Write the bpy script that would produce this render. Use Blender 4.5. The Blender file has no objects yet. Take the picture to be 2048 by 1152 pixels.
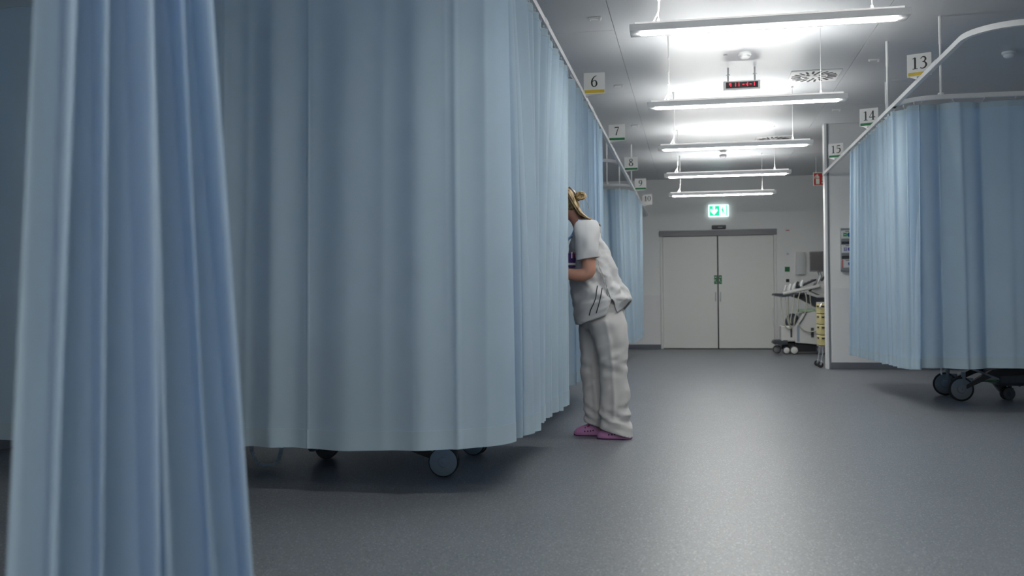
import bpy, bmesh, math, random
from mathutils import Vector, Matrix, noise
from mathutils.bvhtree import BVHTree
PI = math.pi
S = bpy.context.scene
C = S.collection

# ---------------------------------------------------------------- camera
cd = bpy.data.cameras.new('camera'); cam = bpy.data.objects.new('camera', cd); C.objects.link(cam); S.camera = cam
cd.sensor_width = 36.0; cd.sensor_fit = 'HORIZONTAL'; cd.lens = 36.0*1900.0/2048.0
cam.matrix_world = Matrix((
    (0.98211458, 0.01020587, 0.18800745, 0.0),
    (0.18813882, -0.01395535, -0.98204329, 0.0),
    (-0.00739889, 0.99985053, -0.01562587, 0.87),
    (0, 0, 0, 1)))
cd.clip_start = 0.05; cd.clip_end = 60
cd.dof.use_dof = True; cd.dof.focus_distance = 6.0; cd.dof.aperture_fstop = 3.0
# ---------------------------------------------------------------- world, exposure
w = bpy.data.worlds.new('world'); S.world = w; w.use_nodes = True
w.node_tree.nodes['Background'].inputs[0].default_value = (0.70, 0.85, 1.0, 1)
w.node_tree.nodes['Background'].inputs[1].default_value = 0.4
S.view_settings.view_transform = 'Standard'; S.view_settings.look = 'None'
S.view_settings.gamma = 1.0; S.view_settings.use_curve_mapping = False
S.view_settings.exposure = 0.1
DOWN_EMIT = 71.0     # lamp diffusers, facing down
UP_EMIT = 54.0       # upward tubes
S.cycles.use_denoising = True
S.cycles.max_bounces = 8; S.cycles.diffuse_bounces = 5; S.cycles.glossy_bounces = 4; S.cycles.transmission_bounces = 6
S.cycles.sample_clamp_indirect = 6.0

# ---------------------------------------------------------------- materials
def mat(name, col, rough=0.6, metal=0.0, emit=None, estr=0.0, bump=None, spec=0.5, coat=0.0):
    m = bpy.data.materials.new(name); m.use_nodes = True
    n = m.node_tree.nodes; l = m.node_tree.links; b = n['Principled BSDF']
    b.inputs['Base Color'].default_value = (*col, 1); b.inputs['Roughness'].default_value = rough
    b.inputs['Metallic'].default_value = metal; b.inputs['Specular IOR Level'].default_value = spec
    b.inputs['Coat Weight'].default_value = coat
    if emit:
        b.inputs['Emission Color'].default_value = (*emit, 1); b.inputs['Emission Strength'].default_value = estr
    tc = n.new('ShaderNodeTexCoord')
    nz = n.new('ShaderNodeTexNoise'); nz.inputs['Scale'].default_value = bump[0] if bump else 60
    l.new(tc.outputs['Object'], nz.inputs['Vector'])
    bp = n.new('ShaderNodeBump'); bp.inputs['Strength'].default_value = bump[1] if bump else 0.03
    bp.inputs['Distance'].default_value = 0.004
    l.new(nz.outputs['Fac'], bp.inputs['Height']); l.new(bp.outputs['Normal'], b.inputs['Normal'])
    return m

def fabric_mat(name, col, trans=0.3, tcol=None, weave=900):
    m = bpy.data.materials.new(name); m.use_nodes = True
    n = m.node_tree.nodes; l = m.node_tree.links; b = n['Principled BSDF']; out = n['Material Output']
    tc = n.new('ShaderNodeTexCoord'); nz = n.new('ShaderNodeTexNoise'); nz.inputs['Scale'].default_value = 3.0
    l.new(tc.outputs['Object'], nz.inputs['Vector'])
    mx = n.new('ShaderNodeMix'); mx.data_type = 'RGBA'
    mx.inputs[6].default_value = (*[c*0.95 for c in col], 1); mx.inputs[7].default_value = (*[min(1, c*1.05) for c in col], 1)
    l.new(nz.outputs['Fac'], mx.inputs[0]); l.new(mx.outputs[2], b.inputs['Base Color'])
    b.inputs['Roughness'].default_value = 0.85; b.inputs['Specular IOR Level'].default_value = 0.15
    b.inputs['Sheen Weight'].default_value = 0.12
    wv = n.new('ShaderNodeTexNoise'); wv.inputs['Scale'].default_value = weave; l.new(tc.outputs['Object'], wv.inputs['Vector'])
    bp = n.new('ShaderNodeBump'); bp.inputs['Strength'].default_value = 0.12; bp.inputs['Distance'].default_value = 0.001
    l.new(wv.outputs['Fac'], bp.inputs['Height']); l.new(bp.outputs['Normal'], b.inputs['Normal'])
    if trans > 0:
        t = n.new('ShaderNodeBsdfTranslucent'); t.inputs[0].default_value = (*(tcol or col), 1)
        ms = n.new('ShaderNodeMixShader'); ms.inputs[0].default_value = trans
        l.new(b.outputs[0], ms.inputs[1]); l.new(t.outputs[0], ms.inputs[2]); l.new(ms.outputs[0], out.inputs[0])
    return m

M = {}
M['curtain'] = fabric_mat('curtain_cloth', (0.47, 0.595, 0.675), 0.34, (0.21, 0.45, 0.80))
M['curtain_hem'] = fabric_mat('curtain_hem_cloth', (0.43, 0.55, 0.625), 0.22, (0.20, 0.44, 0.78))
M['tunic'] = fabric_mat('tunic_cloth', (0.47, 0.475, 0.485), 0.08, (0.7, 0.7, 0.75))
M['trouser'] = fabric_mat('trouser_cloth', (0.52, 0.515, 0.51), 0.05, (0.5, 0.5, 0.5))
M['wall'] = mat('wall_paint', (0.86, 0.865, 0.855), 0.7, bump=(180, 0.05))
M['dado'] = mat('wall_panel_paint', (0.80, 0.80, 0.80), 0.5, bump=(180, 0.03))
M['door'] = mat('door_laminate', (0.79, 0.795, 0.765), 0.45, bump=(120, 0.02))
M['frame'] = mat('door_frame_paint', (0.76, 0.765, 0.74), 0.4)
M['white'] = mat('white_lacquer', (0.78, 0.79, 0.79), 0.35)
M['rail'] = mat('white_aluminium', (0.92, 0.92, 0.92), 0.3)
M['lampbody'] = mat('lamp_housing', (0.90, 0.90, 0.90), 0.45)
M['baseb'] = mat('grey_skirting', (0.13, 0.145, 0.17), 0.5)
M['alu'] = mat('brushed_aluminium', (0.62, 0.63, 0.64), 0.35, 0.8)
M['chrome'] = mat('chrome', (0.75, 0.76, 0.78), 0.18, 1.0)
M['black'] = mat('black_plastic', (0.012, 0.013, 0.016), 0.45)
M['dark'] = mat('dark_blue_grey_plastic', (0.03, 0.038, 0.05), 0.45)
M['rubber'] = mat('black_rubber', (0.015, 0.015, 0.016), 0.7)
M['wheel'] = mat('grey_blue_wheel_disc', (0.24, 0.30, 0.36), 0.5)
M['wheel_grey'] = mat('grey_wheel_disc', (0.20, 0.22, 0.24), 0.5)
M['wheel_white'] = mat('white_wheel_cap', (0.62, 0.62, 0.60), 0.45)
M['bedframe'] = mat('bed_frame_lacquer', (0.045, 0.055, 0.07), 0.4)
M['bedlight'] = mat('bed_panel_plastic', (0.55, 0.57, 0.58), 0.5)
M['mattress'] = mat('mattress_cover', (0.08, 0.14, 0.26), 0.6)
M['linen'] = mat('white_linen', (0.72, 0.74, 0.76), 0.9, bump=(40, 0.3))
M['sign'] = mat('sign_white', (0.93, 0.92, 0.89), 0.5)
M['ink'] = mat('sign_ink', (0.012, 0.02, 0.018), 0.5)
M['yellow'] = mat('sign_yellow', (0.66, 0.47, 0.03), 0.5)
M['green'] = mat('sign_green', (0.01, 0.17, 0.055), 0.5)
M['red'] = mat('sign_red', (0.40, 0.012, 0.012), 0.5)
M['signpale'] = mat('sign_pale_green', (0.62, 0.72, 0.64), 0.5)
M['exitg'] = mat('exit_green_lit', (0.0, 0.4, 0.2), 0.4, emit=(0.0, 0.72, 0.36), estr=1.0)
M['exitw'] = mat('exit_white_lit', (0.8, 0.9, 0.9), 0.4, emit=(0.80, 1.0, 0.98), estr=1.15)
M['led'] = mat('red_led', (0.5, 0.0, 0.02), 0.4, emit=(1.0, 0.02, 0.05), estr=2.2)
M['tube'] = mat('lamp_diffuser', (0.9, 0.9, 0.9), 0.5, emit=(1.0, 0.99, 0.95), estr=DOWN_EMIT)
M['uptube'] = mat('lamp_uplight', (0.9, 0.9, 0.9), 0.5, emit=(1.0, 0.985, 0.95), estr=UP_EMIT)
M['tray'] = mat('translucent_tray', (0.9, 0.9, 0.88), 0.5, emit=(1.0, 0.97, 0.95), estr=0.35)  # weak emission painted in for tube light glowing through the tray
M['skin'] = mat('skin', (0.46, 0.235, 0.165), 0.5, bump=(120, 0.05))
M['lips'] = mat('lips', (0.40, 0.12, 0.10), 0.45)
M['eyew'] = mat('eye_white', (0.75, 0.74, 0.72), 0.25)
M['iris'] = mat('iris', (0.05, 0.10, 0.14), 0.2)
M['clog'] = mat('lilac_foam', (0.40, 0.18, 0.36), 0.6)
M['clogsole'] = mat('dark_sole', (0.05, 0.02, 0.06), 0.8)
M['trimblue'] = mat('light_blue_trim', (0.30, 0.48, 0.78), 0.7)
M['navy'] = mat('navy_piping', (0.008, 0.012, 0.025), 0.7)
M['purple'] = mat('purple_pouch', (0.05, 0.02, 0.14), 0.7)
M['beige'] = mat('beige_cable', (0.46, 0.45, 0.38), 0.5)
M['casing'] = mat('off_white_casing', (0.56, 0.56, 0.55), 0.45)
M['casinggrey'] = mat('grey_casing', (0.20, 0.20, 0.22), 0.45)
M['screen'] = mat('monitor_screen', (0.065, 0.06, 0.062), 0.3)
M['yellowd'] = mat('pale_yellow_drawer', (0.55, 0.48, 0.22), 0.5)
M['gelgreen'] = mat('pale_green_tray', (0.30, 0.42, 0.28), 0.5)
M['rackgrey'] = mat('rack_grey_metal', (0.22, 0.24, 0.26), 0.4, 0.2)
M['boxwhite'] = mat('glove_box_card', (0.66, 0.67, 0.68), 0.6)
M['blue'] = mat('glove_blue', (0.01, 0.03, 0.34), 0.5)
M['boxgreen'] = mat('box_green', (0.02, 0.30, 0.09), 0.5)
M['pink'] = mat('box_pink', (0.60, 0.17, 0.17), 0.5)
M['cordgrey'] = mat('cord_grey', (0.40, 0.46, 0.52), 0.5)
M['slot'] = mat('vent_shadow', (0.04, 0.045, 0.05), 0.8)

# hair with streaks
def hair_mat():
    m = bpy.data.materials.new('blonde_hair'); m.use_nodes = True
    n = m.node_tree.nodes; l = m.node_tree.links; b = n['Principled BSDF']
    oi = n.new('ShaderNodeTexCoord'); nz = n.new('ShaderNodeTexNoise'); nz.inputs['Scale'].default_value = 55
    mp = n.new('ShaderNodeMapping'); mp.inputs['Scale'].default_value = (1, 1, 0.25)
    l.new(oi.outputs['Object'], mp.inputs[0]); l.new(mp.outputs[0], nz.inputs['Vector'])
    r = n.new('ShaderNodeValToRGB'); r.color_ramp.elements[0].color = (0.10, 0.06, 0.025, 1); r.color_ramp.elements[1].color = (0.52, 0.38, 0.19, 1)
    r.color_ramp.elements[0].position = 0.36; r.color_ramp.elements[1].position = 0.62
    l.new(nz.outputs['Fac'], r.inputs[0]); l.new(r.outputs[0], b.inputs['Base Color']); b.inputs['Roughness'].default_value = 0.45
    return m
M['hair'] = hair_mat()

# speckled vinyl floor
def floor_mat():
    m = bpy.data.materials.new('speckled_vinyl'); m.use_nodes = True
    n = m.node_tree.nodes; l = m.node_tree.links; b = n['Principled BSDF']
    tc = n.new('ShaderNodeTexCoord')
    def vor(scale, pos):
        v = n.new('ShaderNodeTexVoronoi'); v.inputs['Scale'].default_value = scale; l.new(tc.outputs['Object'], v.inputs['Vector'])
        r = n.new('ShaderNodeValToRGB'); r.color_ramp.elements[0].position = pos; r.color_ramp.elements[1].position = pos+0.05
        l.new(v.outputs['Distance'], r.inputs[0]); return v, r
    base = n.new('ShaderNodeTexNoise'); base.inputs['Scale'].default_value = 2.0; l.new(tc.outputs['Object'], base.inputs['Vector'])
    m0 = n.new('ShaderNodeMix'); m0.data_type = 'RGBA'; m0.inputs[6].default_value = (0.112, 0.124, 0.140, 1); m0.inputs[7].default_value = (0.135, 0.147, 0.163, 1)
    l.new(base.outputs['Fac'], m0.inputs[0])
    _, r1 = vor(95, 0.24)
    m1 = n.new('ShaderNodeMix'); m1.data_type = 'RGBA'; m1.inputs[6].default_value = (0.045, 0.05, 0.06, 1)
    l.new(r1.outputs[0], m1.inputs[0]); l.new(m0.outputs[2], m1.inputs[7])
    _, r2 = vor(73, 0.20)
    m2 = n.new('ShaderNodeMix'); m2.data_type = 'RGBA'; m2.inputs[6].default_value = (0.28, 0.30, 0.32, 1)
    l.new(r2.outputs[0], m2.inputs[0]); l.new(m1.outputs[2], m2.inputs[7])
    l.new(m2.outputs[2], b.inputs['Base Color'])
    b.inputs['Roughness'].default_value = 0.38; b.inputs['Specular IOR Level'].default_value = 0.42
    nz = n.new('ShaderNodeTexNoise'); nz.inputs['Scale'].default_value = 260; l.new(tc.outputs['Object'], nz.inputs['Vector'])
    nl = n.new('ShaderNodeTexNoise'); nl.inputs['Scale'].default_value = 1.3; l.new(tc.outputs['Object'], nl.inputs['Vector'])
    ad = n.new('ShaderNodeMath'); ad.operation = 'MULTIPLY_ADD'; ad.inputs[1].default_value = 6.0
    l.new(nl.outputs['Fac'], ad.inputs[0]); l.new(nz.outputs['Fac'], ad.inputs[2])
    bp = n.new('ShaderNodeBump'); bp.inputs['Strength'].default_value = 0.12; bp.inputs['Distance'].default_value = 0.0012
    l.new(ad.outputs[0], bp.inputs['Height']); l.new(bp.outputs['Normal'], b.inputs['Normal'])
    return m
M['floor'] = floor_mat()

def ceiling_mat():
    m = bpy.data.materials.new('painted_metal_ceiling'); m.use_nodes = True
    n = m.node_tree.nodes; l = m.node_tree.links; b = n['Principled BSDF']
    tc = n.new('ShaderNodeTexCoord'); oi = n.new('ShaderNodeObjectInfo')
    mx = n.new('ShaderNodeMix'); mx.data_type = 'RGBA'
    mx.inputs[6].default_value = (0.57, 0.59, 0.615, 1); mx.inputs[7].default_value = (0.60, 0.62, 0.645, 1)
    mx.inputs[0].default_value = .5; l.new(mx.outputs[2], b.inputs['Base Color'])
    b.inputs['Roughness'].default_value = 0.36; b.inputs['Specular IOR Level'].default_value = 0.6
    b.inputs['Metallic'].default_value = 0.08
    nz = n.new('ShaderNodeTexNoise'); nz.inputs['Scale'].default_value = 25
    mp = n.new('ShaderNodeMapping'); mp.inputs['Scale'].default_value = (0.05, 1, 1)
    l.new(tc.outputs['Object'], mp.inputs[0]); l.new(mp.outputs[0], nz.inputs['Vector'])
    bp = n.new('ShaderNodeBump'); bp.inputs['Strength'].default_value = 0.10; bp.inputs['Distance'].default_value = 0.002
    l.new(nz.outputs['Fac'], bp.inputs['Height']); l.new(bp.outputs['Normal'], b.inputs['Normal'])
    return m
M['ceil'] = ceiling_mat()

# ---------------------------------------------------------------- mesh helpers
class MB:
    def __init__(s): s.v = []; s.f = []; s.flat = set()
    def add(s, vs, fs):
        o = len(s.v); s.v += [Vector(p) for p in vs]; s.f += [tuple(i+o for i in f) for f in fs]; return s
    def box(s, x0, x1, y0, y1, z0, z1, rot=None, bev=0.0):
        c = Vector(((x0+x1)/2, (y0+y1)/2, (z0+z1)/2)); h = Vector((abs(x1-x0)/2, abs(y1-y0)/2, abs(z1-z0)/2))
        if bev > 0:
            b = min(bev, h.x*0.95, h.y*0.95, h.z*0.95)
            bm = bmesh.new(); bmesh.ops.create_cube(bm, size=1.0)
            for v in bm.verts: v.co = Vector((v.co.x*2*h.x, v.co.y*2*h.y, v.co.z*2*h.z))
            bmesh.ops.bevel(bm, geom=list(bm.edges), offset=b, segments=2, affect='EDGES', profile=0.5)
            bm.verts.ensure_lookup_table()
            pts = [v.co.copy() for v in bm.verts]; fs = [tuple(v.index for v in f.verts) for f in bm.faces]
            s.flat |= {len(s.f)+i for i, f in enumerate(bm.faces) if max(abs(c) for c in f.normal) > .99}; bm.free()
        else:
            pts = [Vector((sx*h.x, sy*h.y, sz*h.z)) for sz in (-1, 1) for sy in (-1, 1) for sx in (-1, 1)]
            fs = [(0, 2, 3, 1), (4, 5, 7, 6), (0, 1, 5, 4), (2, 6, 7, 3), (0, 4, 6, 2), (1, 3, 7, 5)]
        if rot is not None: pts = [rot @ p for p in pts]
        return s.add([p+c for p in pts], fs)
    def tube(s, pts, r, n=10, caps=True):
        pts = [Vector(p) for p in pts]; m = len(pts)
        rs = r if isinstance(r, (list, tuple)) else [r]*m
        t0 = (pts[1]-pts[0]).normalized(); a = Vector((0, 0, 1)) if abs(t0.z) < 0.9 else Vector((1, 0, 0))
        nrm = (a - t0*a.dot(t0)).normalized(); vs = []
        for i in range(m):
            t = (pts[min(i+1, m-1)]-pts[max(i-1, 0)])
            t = t.normalized() if t.length > 1e-9 else t0
            nrm = (nrm - t*nrm.dot(t)); nrm = nrm.normalized() if nrm.length > 1e-6 else t.orthogonal().normalized()
            bn = t.cross(nrm)
            for k in range(n):
                q = 2*PI*k/n; vs.append(pts[i]+(nrm*math.cos(q)+bn*math.sin(q))*rs[i])
        fs = [(i*n+k, i*n+(k+1) % n, (i+1)*n+(k+1) % n, (i+1)*n+k) for i in range(m-1) for k in range(n)]
        if caps: fs += [tuple(range(n))[::-1], tuple((m-1)*n+k for k in range(n))]
        return s.add(vs, fs)
    def cyl(s, p, q, r, n=20): return s.tube([p, q], r, n)
    def lathe(s, prof, o=(0, 0, 0), axis='z', n=24):   # prof: (radius, height)
        o = Vector(o); vs = []
        for r, h in prof:
            for k in range(n):
                q = 2*PI*k/n; a, b = r*math.cos(q), r*math.sin(q)
                p = {'z': (a, b, h), 'y': (a, h, b), 'x': (h, a, b)}[axis]; vs.append(o+Vector(p))
        m = len(prof)
        fs = [(i*n+k, i*n+(k+1) % n, (i+1)*n+(k+1) % n, (i+1)*n+k) for i in range(m-1) for k in range(n)]
        fs += [tuple(range(n))[::-1], tuple((m-1)*n+k for k in range(n))]
        return s.add(vs, fs)
    def ell(s, c, r, n=16, m=10, rot=None):
        c = Vector(c); vs = []
        for i in range(m+1):
            t = PI*i/m
            for k in range(n):
                q = 2*PI*k/n; p = Vector((r[0]*math.sin(t)*math.cos(q), r[1]*math.sin(t)*math.sin(q), r[2]*math.cos(t)))
                if rot is not None: p = rot @ p
                vs.append(c+p)
        return s.add(vs, [(i*n+k, (i+1)*n+k, (i+1)*n+(k+1) % n, i*n+(k+1) % n) for i in range(m) for k in range(n)])
    def prism(s, poly, fn, d):      # 2d polygon -> fn(u,v,depth)
        n = len(poly); vs = [fn(u, v, 0) for u, v in poly]+[fn(u, v, d) for u, v in poly]
        return s.add(vs, [tuple(range(n))[::-1], tuple(range(n, 2*n))]+[(i, (i+1) % n, n+(i+1) % n, n+i) for i in range(n)])
    def ring_loft(s, rings, caps=True):
        n = len(rings[0]); m = len(rings); vs = [p for r in rings for p in r]
        fs = [(i*n+k, i*n+(k+1) % n, (i+1)*n+(k+1) % n, (i+1)*n+k) for i in range(m-1) for k in range(n)]
        if caps: fs += [tuple(range(n))[::-1], tuple((m-1)*n+k for k in range(n))]
        return s.add(vs, fs)
    def build(s, name, material, parent=None, origin=None, smooth=50, label=None, fixn=True):
        me = bpy.data.meshes.new(name)
        o = Vector(origin) if origin is not None else Vector((0, 0, 0))
        me.from_pydata([p-o for p in s.v], [], s.f); me.materials.append(M[material] if isinstance(material, str) else material)
        if s.flat:
            at_ = me.attributes.new('flat', 'INT', 'FACE'); at_.data.foreach_set('value', [1 if i in s.flat else 0 for i in range(len(me.polygons))])
        if fixn:
            bm = bmesh.new(); bm.from_mesh(me); bmesh.ops.remove_doubles(bm, verts=bm.verts, dist=1e-6)
            bmesh.ops.recalc_face_normals(bm, faces=bm.faces); bm.to_mesh(me); bm.free()
        if smooth:
            me.polygons.foreach_set('use_smooth', [True]*len(me.polygons)); me.set_sharp_from_angle(angle=math.radians(smooth))
            if s.flat:
                v_ = [0]*len(me.polygons); me.attributes['flat'].data.foreach_get('value', v_); me.polygons.foreach_set('use_smooth', [not q for q in v_])
        ob = bpy.data.objects.new(name, me); C.objects.link(ob)
        if parent is not None: ob.parent = parent
        ob.location = o - (Vector(parent['_o']) if parent is not None and '_o' in parent else Vector((0, 0, 0)))
        if label: ob['label'] = label
        return ob

def thing(name, label, cat, loc=(0, 0, 0), group=None, kind=None):
    o = bpy.data.objects.new(name, None); o.empty_display_size = 0.1; C.objects.link(o); o.location = loc
    o['_o'] = list(loc)
    if label: o['label'] = label
    if cat: o['category'] = cat
    if group: o['group'] = group
    if kind: o['kind'] = kind
    return o
def tag(o, label, cat, group=None):
    o['label'] = label; o['category'] = cat
    if group: o['group'] = group
    return o
def struct(o): o['kind'] = 'structure'; return o
def bake(ob):       # apply modifiers without operators
    dg = bpy.context.evaluated_depsgraph_get(); me = bpy.data.meshes.new_from_object(ob.evaluated_get(dg))
    ob.modifiers.clear(); ob.data = me
    me.polygons.foreach_set('use_smooth', [True]*len(me.polygons)); return ob
def remesh(ob, vox, sm=6, fac=0.5):
    r = ob.modifiers.new('r', 'REMESH'); r.mode = 'VOXEL'; r.voxel_size = vox
    s_ = ob.modifiers.new('s', 'SMOOTH'); s_.iterations = sm; s_.factor = fac
    return bake(ob)
def copy_tree(o, loc=None, label=None):
    c = o.copy(); C.objects.link(c)
    if loc is not None: c.location = loc
    if label: c['label'] = label
    for ch in list(o.children):
        d = ch.copy(); C.objects.link(d); d.parent = c
        for g in list(ch.children):
            e = g.copy(); C.objects.link(e); e.parent = d
    return c
def bez(p0, p1, p2, p3, n=16):
    p0, p1, p2, p3 = map(Vector, (p0, p1, p2, p3))
    return [p0*(1-t)**3+p1*3*t*(1-t)**2+p2*3*t*t*(1-t)+p3*t**3 for t in [i/n for i in range(n+1)]]
def catmull(P, k=8, closed=False):
    P = [Vector(p) for p in P]; n = len(P); out = []
    rng = range(n if closed else n-1)
    for i in rng:
        a, b, c, d = (P[(i-1) % n], P[i], P[(i+1) % n], P[(i+2) % n]) if closed else (P[max(i-1, 0)], P[i], P[i+1], P[min(i+2, n-1)])
        for j in range(k):
            t = j/k
            out.append(0.5*((2*b)+(c-a)*t+(2*a-5*b+4*c-d)*t*t+(3*b-a-3*c+d)*t**3))
    if not closed: out.append(P[-1])
    return out
def lerp(a, b, t): return a+(b-a)*t
def interp(tab, z):
    if z <= tab[0][0]: return tab[0][1:]
    for a, b in zip(tab, tab[1:]):
        if z <= b[0]:
            t = (z-a[0])/(b[0]-a[0]); t2 = t*t*(3-2*t)*0.5+t*0.5
            return tuple(lerp(p, q, t2) for p, q in zip(a[1:], b[1:]))
    return tab[-1][1:]

# ================================================================ THE ROOM
XL, XR, YB, YF, ZC, YP = -4.15, 4.95, -4.2, 17.7, 3.12, 12.62
struct(MB().box(XL-.1, XR+.1, YB-.1, YF+.1, -0.1, 0).build('floor', 'floor'))
ce = struct(MB().box(XL-.1, XR+.1, YB-.1, YF+.1, ZC+0.03, ZC+0.13).build('ceiling', 'casinggrey'))
colx = [XL, -2.745, -0.625, 1.495, 3.615, XR]
rnd = random.Random(4)
base_panels = {}
for i in range(5):
    wdt = colx[i+1]-colx[i]
    pm = MB().box(-wdt/2+.004, wdt/2-.0004, -.5994, .5994, 0, .028, bev=.0010).build('ceiling_panel', 'ceil', ce)
    base_panels[i] = pm
y = YB+.6+.05; row = 0
while y < YF+.6:
    for i in range(5):
        o = base_panels[i] if row == 0 else base_panels[i].copy()
        if row: C.objects.link(o)
        o.location = ((colx[i]+colx[i+1])/2, y, ZC)
        o.rotation_euler = (math.radians(rnd.uniform(-.12, .12)), 0, 0)
    y += 1.2; row += 1
struct(MB().box(XL-.1, XL, YB-.1, YF+.1, 0, ZC+.03).build('wall_left', 'wall'))
struct(MB().box(XR, XR+.1, YB-.1, YF+.1, 0, ZC+.03).build('wall_right', 'wall'))
WZ0, WZ1 = .95, 2.80
WX = [(.3, 1.7), (1.9, 3.3), (3.5, 4.8)]
wb = MB().box(XL, XR, YB-.1, YB, 0, WZ0).box(XL, XR, YB-.1, YB, WZ1, ZC+.03).box(XL, WX[0][0], YB-.1, YB, WZ0, WZ1).box(WX[0][1], WX[1][0], YB-.1, YB, WZ0, WZ1).box(WX[1][1], WX[2][0], YB-.1, YB, WZ0, WZ1).box(WX[2][1], XR, YB-.1, YB, WZ0, WZ1)
struct(wb.build('wall_back', 'wall'))
for i_, (a_, b_) in enumerate(WX):  # unseen windows added behind the camera to fill surfaces facing it
    wn = struct(MB().box(a_, b_, YB-.08, YB-.03, WZ0, WZ0+.05).box(a_, b_, YB-.08, YB-.03, WZ1-.05, WZ1).box(a_, a_+.05, YB-.08, YB-.03, WZ0, WZ1).box(b_-.05, b_, YB-.08, YB-.03, WZ0, WZ1).build('window_%d' % (i_+1), 'white', smooth=0))
    MB().box(a_-.02, b_+.02, YB-.03, YB+.12, WZ0-.03, WZ0, bev=.005).build('window_sill', 'white', wn)
    pl = bpy.data.lights.new('window_portal', 'AREA'); pl.shape = 'RECTANGLE'; pl.size = b_-a_-.1; pl.size_y = WZ1-WZ0-.1; pl.cycles.is_portal = True
    po_ = bpy.data.objects.new('window_portal', pl); C.objects.link(po_); po_.location = ((a_+b_)/2, YB-.06, (WZ0+WZ1)/2); po_.rotation_euler = (-PI/2, 0, 0)
DX0, DX1, DZ = -.60, 1.465, 2.165          # door outer frame
wf = struct(MB().box(XL, DX0, YF, YF+.15, 0, ZC+.03).box(DX1, XR, YF, YF+.15, 0, ZC+.03).box(DX0, DX1, YF, YF+.15, DZ, ZC+.03).build('wall_far', 'wall'))
MB().box(XL+.01, DX0-.01, YF-.004, YF+.01, .08, .99, bev=.002).build('wall_panel', 'dado', wf)
bf = struct(MB().box(XL, DX0-.005, YF-.014, YF+.01, 0, .085, bev=.004).build('baseboard_far', 'baseb'))
struct(MB().box(XL, XL+.014, YB, YF, 0, .085, bev=.004).build('baseboard_left', 'baseb'))
struct(MB().box(XR-.014, XR, YB, YF, 0, .085, bev=.004).build('baseboard_right', 'baseb'))
struct(MB().box(DX1+.01, XR, YF-.014, YF+.01, 0, .085, bev=.004).build('baseboard_far', 'baseb'))
wp = struct(MB().box(1.70, XR, YP, YP+.1, 0, ZC+.03).build('wall_partition', 'wall'))
MB().box(1.72, XR-.01, YP-.004, YP+.01, .08, 1.02, bev=.002).build('wall_panel', 'dado', wp)
struct(MB().box(1.70, XR, YP-.014, YP+.01, 0, .085, bev=.004).build('baseboard_partition', 'baseb'))
t1 = struct(MB().box(1.645, 1.678, YP-.02, YP+.12, 0, ZC, bev=.004).build('trim_1', 'rail'))
MB().box(1.678, 1.702, YP-.012, YP+.112, 0, ZC, bev=.002).build('trim_channel', 'rackgrey', t1)
# double door
dr = thing('door_1', None, None, ((DX0+DX1)/2, YF, 0), kind='structure')
MB().box(DX0, DX0+.045, YF-.025, YF+.12, 0, DZ, bev=.004).box(DX1-.045, DX1, YF-.025, YF+.12, 0, DZ, bev=.004).build('door_frame', 'frame', dr)
MB().box(DX0-.01, DX1+.01, YF-.045, YF+.12, DZ-.10, DZ-.012, bev=.004).build('lintel', 'casinggrey', dr)
MB().box(DX0-.012, DX1+.012, YF-.06, YF+.12, DZ-.014, DZ+.006, bev=.003).build('drip_cap', 'rackgrey', dr)
MB().box(DX0+.04, DX1-.04, YF+.03, YF+.12, 0, .004).box(.4235, .4415, YF+.055, YF+.1, 0, DZ-.1).build('door_gap_seal', 'black', dr)
for s_, x0, x1 in ((-1, DX0+.048, .4215), (1, .4435, DX1-.048)):
    lf = MB().box(x0, x1, YF+.005, YF+.05, .014, DZ-.104, bev=.004).build('door_leaf', 'door', dr, label='tall pale grey door leaf, %s of the pair' % ('left' if s_ < 0 else 'right'))
    xc = .4325+s_*.042
    MB().tube([(xc, YF+.005, .885), (xc, YF-.04, .885), (xc, YF-.04, 1.03), (xc, YF+.005, 1.03)], .011, 10).build('door_handle', 'alu', lf)
    lb = MB().box(xc-.027, xc+.027, YF, YF+.006, 1.185, 1.345, bev=.002).build('push_label', 'green', lf, label='green door opening label with pale marks')
    mk = MB()
    mk.box(xc-.014, xc+.012, YF-.002, YF+.001, 1.30, 1.318).box(xc-.016, xc-.004, YF-.002, YF+.001, 1.235, 1.275).box(xc+.002, xc+.016, YF-.002, YF+.001, 1.215, 1.225)
    mo = mk.build('label_mark', 'signpale', lf)
MB().box(.33, .585, YF-.05, YF, 2.185, 2.255, bev=.012).build('door_sensor', 'black', dr)
MB().box(.44, .52, YF-.054, YF-.049, 2.205, 2.225, bev=.002).build('sensor_window', 'casinggrey', dr)

struct(MB().box(DX0-.1, DX1+.1, YF+.15, YF+.25, -.05, DZ+.1).build('wall_behind_door', 'black'))  # unseen black backing added to stop sky light leaking past the doors

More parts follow.
